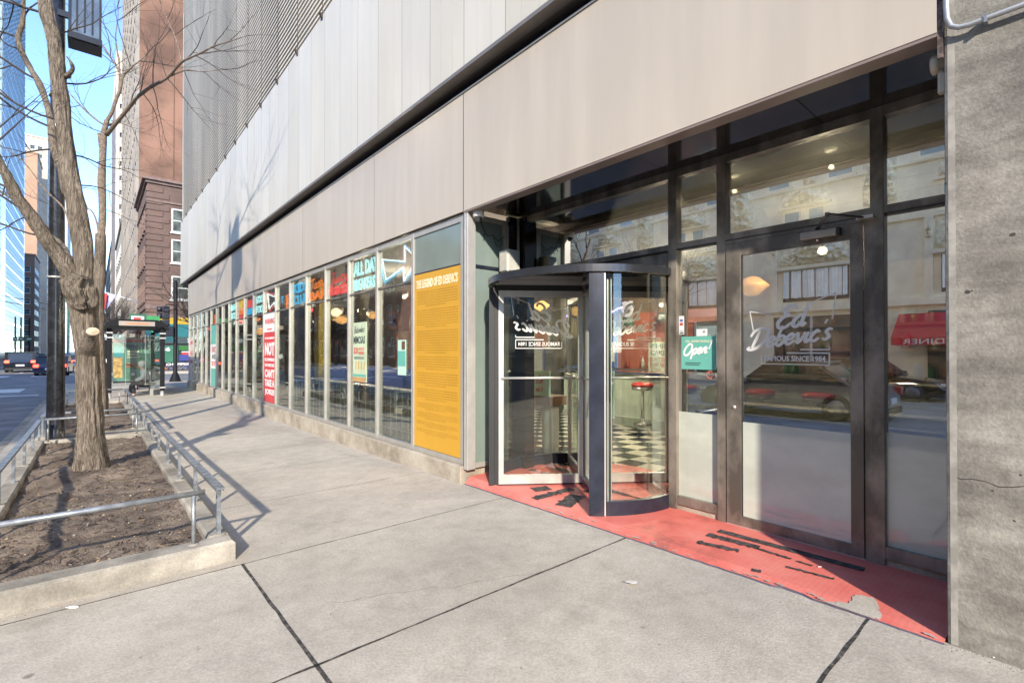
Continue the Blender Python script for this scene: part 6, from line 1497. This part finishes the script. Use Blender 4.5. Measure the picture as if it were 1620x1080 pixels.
# signal pole
o = empty('traffic_signal', (3.5, 33, -.16), 'black signal pole with a three lamp head at the street corner by the window row', 'traffic signal')
sx, sy_ = at(277.5, 560, 26.6).x, at(277.5, 560, 26.6).y
MB().m(M_bs).lathe((sx, sy_, -.16), [(.30, 0), (.27, .04), (.13, .45), (.10, .5), (.095, 5.4), (.07, 5.5)], 14).build('pole', o)
q = at(262, 500, 26.4)
f = MB().m(mat('signal_body', (.02, .022, .035), .4))
for k in range(3):
    zc = q.z - .36 + k * .36 + .0
    f.bbox(q.x - .17, q.x + .17, q.y - .12, q.y + .12, zc - .17, zc + .17, .03)
    for j in range(7):
        t0, t1 = math.pi * j / 6, math.pi * (j + 1) / 6
    f.lathe((q.x - .17, q.y, zc), [(.13, 0), (.15, -.02), (.15, -.22), (.14, -.22)], 14, axis='x')
    f.lathe((q.x, q.y - .12, zc), [(.14, 0), (.15, -.02), (.15, -.18), (.14, -.18)], 14, axis='y')
f.build('signal_head', o)
MB().m(M_bs).tube([(q.x, q.y, q.z + .45), (q.x, q.y, q.z + .62), (sx, sy_, q.z + .62)], .03, 8).tube([(q.x, q.y, q.z - .6), (sx, sy_, q.z - .6)], .03, 8).build('bracket', o)
q2 = at(270, 524, 26.4)
MB().m(MATS['signal_body']).bbox(q2.x - .32, q2.x + .12, q2.y - .15, q2.y + .15, q2.z - .28, q2.z + .28, .03).m(mat('signal_teal', (.02, .10, .12), .4)).box(q2.x - .32, q2.x + .1, q2.y - .16, q2.y - .15, q2.z - .55, q2.z - .32).build('pedestrian_signal', o)
# no parking signs, bus stop sign
o = empty('parking_sign', (.1, 13, -.1), 'tall white parking sign with a red dot seen right of the big trunk', 'sign')
a, b = at(148.5, 420, 12.6), at(157.5, 456, 12.6); 
f = MB(); mid = at(153, 438, 12.6); wv = Vector((CA, -SA, 0)); 
f.m(M_white).prism([(-.085, -.3), (.085, -.3), (.085, .3), (-.085, .3)], mid, wv, W_, (SA, CA, 0), .006).m(M_redv).prism([(.035 * math.cos(k * .524), .035 * math.sin(k * .524)) for k in range(12)], mid + Vector((-SA, -CA, 0)) * .004 + Vector((0, 0, -.22)), wv, W_, (SA, CA, 0), .004)
f.build('plate', o)
pz = at(153, 438, 12.65)
MB().m(M_galv).tube([(pz.x, pz.y, -.2), (pz.x, pz.y, 4.4)], .03, 8).build('pole', o)
o = empty('bus_stop_sign', (.3, 21, -.1), 'blue and white bus stop sign between the trunk and the shelter', 'sign')
mid = at(164, 524, 19.5)
MB().m(M_white).prism([(-.16, -.3), (.16, -.3), (.16, .3), (-.16, .3)], mid, wv, W_, (SA, CA, 0), .01).m(mat('transit_blue', (.03, .22, .55), .5)).prism([(-.16, .14), (.16, .14), (.16, .3), (-.16, .3)], mid - Vector((SA, CA, 0)) * .004, wv, W_, (SA, CA, 0), .004).prism([(-.16, -.3), (.16, -.3), (.16, -.24), (-.16, -.24)], mid - Vector((SA, CA, 0)) * .004, wv, W_, (SA, CA, 0), .004).build('plate', o)
MB().m(M_galv).tube([(mid.x, mid.y + .04, -.2), (mid.x, mid.y + .04, mid.z + .4)], .03, 8).build('pole', o)
o = empty('parking_pay_box', (.2, 17, -.1), 'small black pay box with a white label beside the second trunk', 'pay box')
mid = at(163, 572, 19.0)
MB().m(M_bs).bbox(mid.x - .2, mid.x + .15, mid.y - .12, mid.y + .12, mid.z - .45, mid.z + .4, .05).tube([(mid.x, mid.y, -.2), (mid.x, mid.y, mid.z)], .05, 8).build('body', o)
MB().m(M_white).bar(mid + Vector((-.26, -.14, .22)), mid + Vector((.12, -.14, .0)), .02, .16).build('label_plate', o)
# flags on a slanted line from the brick building
o = empty('hanging_flag', (2.9, 53, 6), 'red and white triangular flag hanging left over the pavement', 'flag')
def flag(o, m_, pts, d):
    f = MB().m(m_); P = [at(px, py, d) for px, py in pts]; nrm2 = Vector((SA, CA, 0)) * .02
    n_ = len(P); vs = P + [p + nrm2 for p in P]
    f.add(vs, [tuple(range(n_)), tuple(reversed(range(n_, 2 * n_)))] + [(i, i + n_, (i + 1) % n_ + n_, (i + 1) % n_) for i in range(n_)]); return f.build('cloth', o)
flag(o, mat('flag_red', (.60, .05, .04), .7), [(157, 461), (169, 465), (167, 480), (166, 491), (161, 478)], 38)
o2 = empty('hanging_flag', (3, 52, 6), 'lavender and white triangular flag right of the red flag', 'flag')
flag(o2, mat('flag_lavender', (.42, .40, .62), .7), [(169, 464), (184, 467), (174, 480), (168, 492), (167, 478)], 38.2)
tag(MB().m(M_white).tube([at(157, 460, 38), at(200, 472, 39), at(222, 479, 40)], .03, 6).build('flag_line'), 'thin pale pole line holding the two flags', 'flagpole')
# overhead wires, far signs
f = MB().m(M_rubber).tube([at(-30, 462, 30), at(40, 474, 38), at(110, 488, 48)], .025, 5)
tag(f.build('overhead_wire'), 'upper thin black wire crossing the street at the left', 'wire')
f = MB().m(M_rubber).tube([at(-30, 470, 30), at(40, 483, 38), at(110, 497, 48)], .025, 5)
tag(f.build('overhead_wire'), 'lower thin black wire crossing the street at the left', 'wire')
M_gs = mat('road_sign_green', (.03, .16, .08), .5)
for px, w_, d_, lab in ((24, .5, 70, 'small green street sign left of the far mast'), (33, .6, 72, 'green street sign right of the far mast'), (46, .7, 76, 'pair of small green signs near the orange tower')):
    mid = at(px, 536, d_); f = MB().m(M_gs).box(mid.x - w_ / 2, mid.x + w_ / 2, mid.y, mid.y + .05, mid.z - .3, mid.z + .3).m(M_white).box(mid.x - w_ * .35, mid.x + w_ * .35, mid.y - .01, mid.y, mid.z - .08, mid.z + .08)
    f.m(M_bs).tube([(mid.x, mid.y + .1, -.3), (mid.x, mid.y + .1, mid.z + 3.2)], .09, 8)
    tag(f.build('street_sign'), lab, 'sign')
tag(MB().m(M_gs).box(at(105, 475, 30).x - .3, at(105, 475, 30).x + .3, at(105, 475, 30).y, at(105, 475, 30).y + .04, at(105, 478, 30).z, at(105, 470, 30).z).tube([at(107, 560, 30), at(107, 468, 30)], .05, 6).build('street_sign'), 'green street name sign between the lamp post and trunk', 'sign')

# ============================================================ CARS
M_tyre = mat('tyre', (.018, .018, .018), .8); M_cglass = mat('car_glass', (.03, .035, .04), .05, coat=.25, spec=.5); M_tail = emis('tail_lamp', (1.0, .06, .03), 2.0); M_plate = mat('number_plate', (.6, .6, .62), .5)
def car(loc, rot, L, Wd, H, paint, label, suv=False, tail=True, group=None):
    """x forward; built at the origin, then placed"""
    o = empty('parked_car' if not tail else 'car', (0, 0, 0), label, 'car', group)
    hw = Wd / 2; b = .20 if not suv else .25; bh = H * (.60 if not suv else .62)
    if suv:
        low = [(-L / 2, b), (-L / 2 - .02, bh * .8), (-L / 2 + .04, bh), (L * .12, bh), (L * .22, bh - .02), (L / 2 - .12, bh - .14), (L / 2, bh * .62), (L / 2 - .02, b)]
        cab = [(-L / 2 + .06, bh), (-L / 2 + .22, H - .04), (-L / 2 + .5, H), (L * .05, H), (L * .14, H - .06), (L * .24, bh)]
    else:
        low = [(-L / 2, b + .08), (-L / 2 - .02, bh * .75), (-L / 2 + .12, bh), (-L * .28, bh + .02), (L * .2, bh), (L / 2 - .25, bh - .14), (L / 2, bh * .55), (L / 2 - .05, b)]
        cab = [(-L * .36, bh + .01), (-L * .22, H - .05), (-L * .08, H), (L * .06, H - .02), (L * .22, bh)]
    def loft(prof, secs, m_):
        f = MB().m(m_); k = len(prof); vs = []
        for yy, sc_, dz in secs:
            cx_ = sum(p[0] for p in prof) / k
            for px_, pz_ in prof: vs.append((cx_ + (px_ - cx_) * sc_, yy, pz_ - dz * (pz_ - b)))
        n_ = len(secs)
        fs = [(i * k + j, i * k + (j + 1) % k, (i + 1) * k + (j + 1) % k, (i + 1) * k + j) for i in range(n_ - 1) for j in range(k)]
        fs += [tuple(reversed(range(k))), tuple((n_ - 1) * k + j for j in range(k))]
        f.add(vs, fs, False); return f
    body = loft(low, [(-hw, .965, .04), (-hw + .07, .99, .01), (-hw * .5, 1, 0), (hw * .5, 1, 0), (hw - .07, .99, .01), (hw, .965, .04)], paint).build('body', o)
    inset = .12
    loft(cab, [(-hw + inset * .4, 1, .0), (-hw + inset + .12, .93, .0), (hw - inset - .12, .93, 0), (hw - inset * .4, 1, 0)], M_cglass).build('cabin_glass', o)
    roofp = [(p[0] * .97, p[1] + .012) for p in cab if p[1] > H - .08]
    if len(roofp) > 1:
        f = MB().m(paint); xs_ = [p[0] for p in roofp]
        f.bbox(min(xs_) - .04, max(xs_) + .04, -hw + .10, hw - .10, H - .055, H + .015, .02)
        for yy in (-hw + .06, hw - .09): f.bar((min(xs_) + .1, yy + .015, H - .03), (cab[0][0] + .02, yy + .015, bh), .06, .05); f.bar((max(xs_) - .05, yy + .015, H - .03), (cab[-1][0] - .02, yy + .015, bh), .05, .04); f.bar((-.1, yy + .015, H - .03), (-.15, yy + .015, bh), .05, .06)
        f.build('roof', o)
    for xx in (-L * .30, L * .31):
        for yy in (-hw + .10, hw - .10):
            w_ = MB().m(M_tyre).lathe((xx, yy, .33), [(.20, -.11), (.32, -.11), (.335, -.08), (.335, .08), (.32, .11), (.20, .11)], 22, axis='y').build('wheel', o)
            sg = 1 if yy > 0 else -1
            MB().m(mat('wheel_rim', (.16, .16, .17), .4, .4)).lathe((xx, yy + sg * .085, .33), [(.20, 0), (.20, sg * .03), (.05, sg * .035)], 10, axis='y').build('rim', w_)
    zt = bh * .86
    for sg in (-1, 1):
        MB().m(M_tail if tail else mat('dull_red_lens', (.35, .03, .03), .2)).bbox(-L / 2 - .05, -L / 2 + .10, sg * (hw - .04), sg * (hw - .33), zt - .12, zt + .09, .02).build('tail_light', o)
        MB().m(mat('headlamp_lens', (.6, .6, .6), .1)).bbox(L / 2 - .16, L / 2 - .0, sg * (hw - .08), sg * (hw - .42), bh * .68, bh * .78, .02).build('headlight', o)
        MB().m(paint).bbox(L * .16, L * .20, sg * hw, sg * (hw + .16), bh, bh + .13, .02).build('mirror', o)
    MB().m(M_plate).box(-L / 2 - .045, -L / 2 - .02, -.26, .26, bh * .50, bh * .50 + .14).build('number_plate', o)
    MB().m(M_rubber).box(-L / 2 - .04, -L / 2 + .1, -hw + .1, hw - .1, b - .02, b + .14).build('bumper', o)
    o.location = loc; o.rotation_euler = (0, 0, rot)
    return o
P_blk = mat('car_paint_black', (.012, .012, .014), .12, coat=1.0); P_pur = mat('car_paint_plum', (.03, .025, .055), .15, coat=1.0); P_wht = mat('car_paint_white', (.6, .6, .6), .2, coat=.8)
P_gry = mat('car_paint_grey', (.12, .13, .14), .2, coat=.8); P_blu = mat('car_paint_blue', (.04, .10, .24), .2, coat=.8); P_red = mat('car_paint_red', (.35, .02, .02), .2, coat=.8)
UPR = R(90)
p = at(32, 587, 41); car((p.x, p.y + 2.5, -.31), UPR, 5.0, 1.95, 1.72, P_blk, 'black boxy wagon seen from behind, stopped in the street', True)
p = at(84, 593, 35.5); car((p.x, p.y + 2.3, -.31), UPR + R(-4), 4.6, 1.85, 1.45, P_pur, 'dark plum sedan with lit red tail lamps behind the lamp post')
p = at(150, 585, 47); car((-.6 - 1.7, 70, -.31), UPR, 4.6, 1.85, 1.45, P_blu, 'blue car further along behind the tree trunks')
for i, (x_, y_, pt, lab) in enumerate([(-12.9, 75, P_wht, 'white car parked along the far kerb, nearest one'), (-12.9, 86, P_gry, 'grey car parked along the far kerb behind the white one'), (-12.9, 96, P_wht, 'white car parked third along the far kerb'), (-6, 96, P_gry, 'grey car far up the street ahead of the black wagon'), (-3, 108, P_wht, 'white car far up the street near the vanishing point'),
                                       (-13.0, 20, P_blu, 'blue car parked across the street, mirrored in the windows'), (-13.0, 27, P_red, 'red car parked across the street, mirrored in the windows'), (-6.2, 5.2, P_gry, 'dark grey car in the street, mirrored in the door glass'), (-13.0, 5, P_blk, 'black car parked across the street opposite the entrance')]):
    car((x_, y_, rz(y_)), UPR if x_ > -10 else -UPR, 4.5, 1.82, 1.46, pt, lab, False, x_ > -10 and y_ > 50, 'parked and passing cars')

# ============================================================ SEATED PERSON IN THE SHELTER
def skin(name, joints, edges, parent, m_, sub=2):
    me = bpy.data.meshes.new(name); me.from_pydata([tuple(Vector(j[0])) for j in joints], edges, []); me.materials.append(m_)
    o = bpy.data.objects.new(name, me); COL.objects.link(o); o.parent = parent
    md = o.modifiers.new('Skin', 'SKIN'); md.use_smooth_shade = True
    for i, j in enumerate(joints):
        v = me.skin_vertices[0].data[i]; v.radius = (j[1], j[2] if len(j) > 2 else j[1]); v.use_root = (i == 0)
    s = o.modifiers.new('Sub', 'SUBSURF'); s.levels = sub; s.render_levels = sub
    return o
M_skin = mat('skin_tone', (.42, .26, .19), .6); M_hood = mat('grey_sweater', (.42, .43, .44), .9, var=.1, scale=12, bump=.3); M_trou = mat('black_trousers', (.02, .02, .024), .9)
pe = empty('person', (0, 0, 0), 'person in pale grey hooded top and black trousers sitting on the shelter bench', 'person')
# faces -X (towards the street); seat at z .30 above origin shift
J = [((0, 0, .55), .15, .13), ((-.02, 0, .72), .14, .11), ((-.06, 0, .90), .16, .12), ((-.09, 0, 1.02), .10, .10), ((-.13, 0, 1.10), .055, .055), ((-.16, 0, 1.20), .085, .095), ((-.16, 0, 1.28), .085, .085),
     ((-.05, .11, .53), .085), ((-.42, .13, .52), .065), ((-.46, .14, .12), .045), ((-.60, .14, .05), .04),
     ((-.05, -.11, .53), .085), ((-.40, -.13, .52), .065), ((-.36, -.14, .12), .045), ((-.50, -.14, .05), .04),
     ((-.07, .19, .97), .055), ((-.10, .24, .74), .045), ((-.33, .18, .64), .035), ((-.07, -.19, .97), .055), ((-.12, -.25, .74), .045), ((-.34, -.15, .62), .035)]
E = [(0, 1), (1, 2), (2, 3), (3, 4), (4, 5), (5, 6), (0, 7), (7, 8), (8, 9), (9, 10), (0, 11), (11, 12), (12, 13), (13, 14), (2, 15), (15, 16), (16, 17), (2, 18), (18, 19), (19, 20)]
skin('body', J, E, pe, M_skin)
g_ = 1.13
skin('hooded_top', [((0, 0, .57), .175, .155), ((-.02, 0, .72), .165, .135), ((-.06, 0, .90), .18, .14), ((-.09, 0, 1.03), .115, .115), ((-.07, .2, .97), .075), ((-.10, .25, .74), .065), ((-.31, .185, .645), .05), ((-.07, -.2, .97), .075), ((-.12, -.26, .74), .065), ((-.32, -.155, .63), .05)],
     [(0, 1), (1, 2), (2, 3), (2, 4), (4, 5), (5, 6), (2, 7), (7, 8), (8, 9)], pe, M_hood)
skin('trousers', [((0, 0, .53), .17, .15), ((-.06, .11, .53), .105), ((-.43, .13, .52), .085), ((-.46, .14, .14), .06), ((-.06, -.11, .53), .105), ((-.41, -.13, .52), .085), ((-.36, -.14, .14), .06)], [(0, 1), (1, 2), (2, 3), (0, 4), (4, 5), (5, 6)], pe, M_trou)
MB().m(M_rubber).bbox(-.68, -.42, .09, .19, .0, .10, .03).bbox(-.58, -.32, -.19, -.09, .0, .10, .03).build('shoes', pe)
MB().m(mat('pale_hood', (.52, .52, .50), .9, bump=.6, bscale=40)).lathe((-.13, 0, 1.12), [(.06, 0), (.105, .05), (.118, .12), (.11, .19), (.07, .235), (.01, .245)], 18).build('hat', pe)
for k in range(5):
    MB().m(M_skin).tube([(-.36, .17 - k * .013, .63), (-.40, .172 - k * .016, .615), (-.425, .172 - k * .017, .59)], [.008, .008, .006], 6).build('finger', pe)
pe.location = (1.50, 22.72, -.155 - .07)
bk = empty('backpack', (1.68, 22.67, .5), 'grey backpack worn by the seated person in the shelter', 'backpack')
MB().m(mat('backpack_grey', (.14, .15, .15), .8, var=.3, scale=20, bump=.5)).bbox(1.66, 1.86, 22.55, 22.89, .38, .86, .08).m(MATS['backpack_grey']).bbox(1.84, 1.91, 22.59, 22.85, .42, .64, .03).build('bag', bk)
MB().m(M_rubber).tube([(1.68, 22.58, .82), (1.54, 22.56, .86), (1.44, 22.58, .72)], .02, 6).tube([(1.68, 22.86, .82), (1.54, 22.88, .86), (1.44, 22.86, .72)], .02, 6).build('strap', bk)

# grit and debris along the wall foot, kerb foot and joints
f = MB(); rg = random.Random(21); gm = [mat('grit_dark', (.08, .07, .06), .9), mat('grit_tan', (.30, .25, .19), .9), mat('grit_pale', (.55, .52, .47), .9)]
for k in range(700):
    w_ = rg.random()
    if w_ < .42: y_ = rg.uniform(4.8, 16); x_ = 3.285 - abs(rg.gauss(0, .03))
    elif w_ < .58: y_ = rg.uniform(-.5, .44); x_ = 3.34 - abs(rg.gauss(0, .03))
    elif w_ < .72: x_ = rg.uniform(-.8, .85); y_ = 4.10 - abs(rg.gauss(0, .03))
    elif w_ < .86: y_ = rg.uniform(.4, 4.7); x_ = 3.30 - abs(rg.gauss(0, .02))
    else: x_ = rg.uniform(-1, 3.2); y_ = rg.uniform(.8, 9)
    r_ = rg.uniform(.0015, .0055); z_ = gz(y_) + .0006; a = rg.uniform(0, 3)
    f.m(rg.choice(gm)).add([(x_ + r_ * math.cos(a + q), y_ + r_ * math.sin(a + q) * .7, z_) for q in (0, 2.1, 4.2)] + [(x_, y_, z_ + r_ * .8)], [(0, 1, 3), (1, 2, 3), (2, 0, 3)])
tag(f.build('grit'), kind='stuff')
# small litter on the pavement
for px, py, w_, lab in ((1000, 920, .06, 'pale scuffed paper scrap on the pavement near the red floor'), (118, 955, .05, 'white paper scrap in front of the near planter'), (1572, 1038, .02, 'tiny white scrap at the foot of the concrete pillar'), (1295, 899, .016, 'tiny white scrap on the red floor before the door')):
    v = gpt(px, py); z_ = max(gz(v.y), .0) + .004 if px != 1295 else .018
    if px in (118,): v = at(px, py, 771 * (1.5 - gz(3)) / (py - 555.0)); z_ = gz(v.y) + .003
    f = MB().m(M_white if w_ < .055 else mat('pale_scuff', (.56, .54, .50), .8)); pts = [(math.cos(k) * w_ * random.uniform(.5, 1), math.sin(k) * w_ * .35 * random.uniform(.6, 1)) for k in (0, .9, 1.8, 2.7, 3.6, 4.5, 5.4)]
    f.prism([(a, b) for a, b in pts], (v.x, v.y, z_), (CA, -SA, 0), (SA, CA, 0), (0, 0, 1), .003)
    tag(f.build('paper_scrap'), lab, 'litter')

# ============================================================ LIGHT, SKY, CAMERA
w = bpy.data.worlds.new('World'); sc.world = w; w.use_nodes = True
nt = w.node_tree; sky = nt.nodes.new('ShaderNodeTexSky'); sky.sky_type = 'NISHITA'; sky.sun_disc = False
SUNV = Vector((-.482, -.75, .449)).normalized()
sky.sun_elevation = math.asin(SUNV.z); sky.sun_rotation = math.atan2(SUNV.x, SUNV.y)
sky.altitude = 2600; sky.air_density = 1.0; sky.dust_density = .7; sky.ozone_density = 3.5
nt.links.new(sky.outputs[0], nt.nodes['Background'].inputs['Color']); nt.nodes['Background'].inputs['Strength'].default_value = .15
sl = bpy.data.lights.new('sun', 'SUN'); sl.energy = 2.0; sl.angle = R(1.3); sl.color = (1, .91, .77)
so = bpy.data.objects.new('sun', sl); COL.objects.link(so); so.rotation_euler = SUNV.to_track_quat('Z', 'Y').to_euler(); so.location = (-10, -15, 30)
cd = bpy.data.cameras.new('camera'); cam_o = bpy.data.objects.new('camera', cd); COL.objects.link(cam_o); sc.camera = cam_o
cd.sensor_width = 36; cd.lens = 36 * 771 / 1620; cd.clip_end = 4000; cd.clip_start = .05
yaw = math.atan2(SA, CA)
PITCH = R(.4)
cam_o.location = (0, 0, 1.5); cam_o.rotation_euler = (R(90) + PITCH, 0, -yaw)
cd.shift_y = (15 - 771 * math.tan(PITCH)) / 1620
sc.view_settings.view_transform = 'Standard'; sc.view_settings.look = 'None'; sc.view_settings.gamma = 1; sc.view_settings.exposure = 1.95
cy = sc.cycles
cy.use_denoising = True; cy.max_bounces = 9; cy.transparent_max_bounces = 20; cy.glossy_bounces = 5; cy.diffuse_bounces = 4
cy.caustics_reflective = False; cy.caustics_refractive = False; cy.sample_clamp_indirect = 6
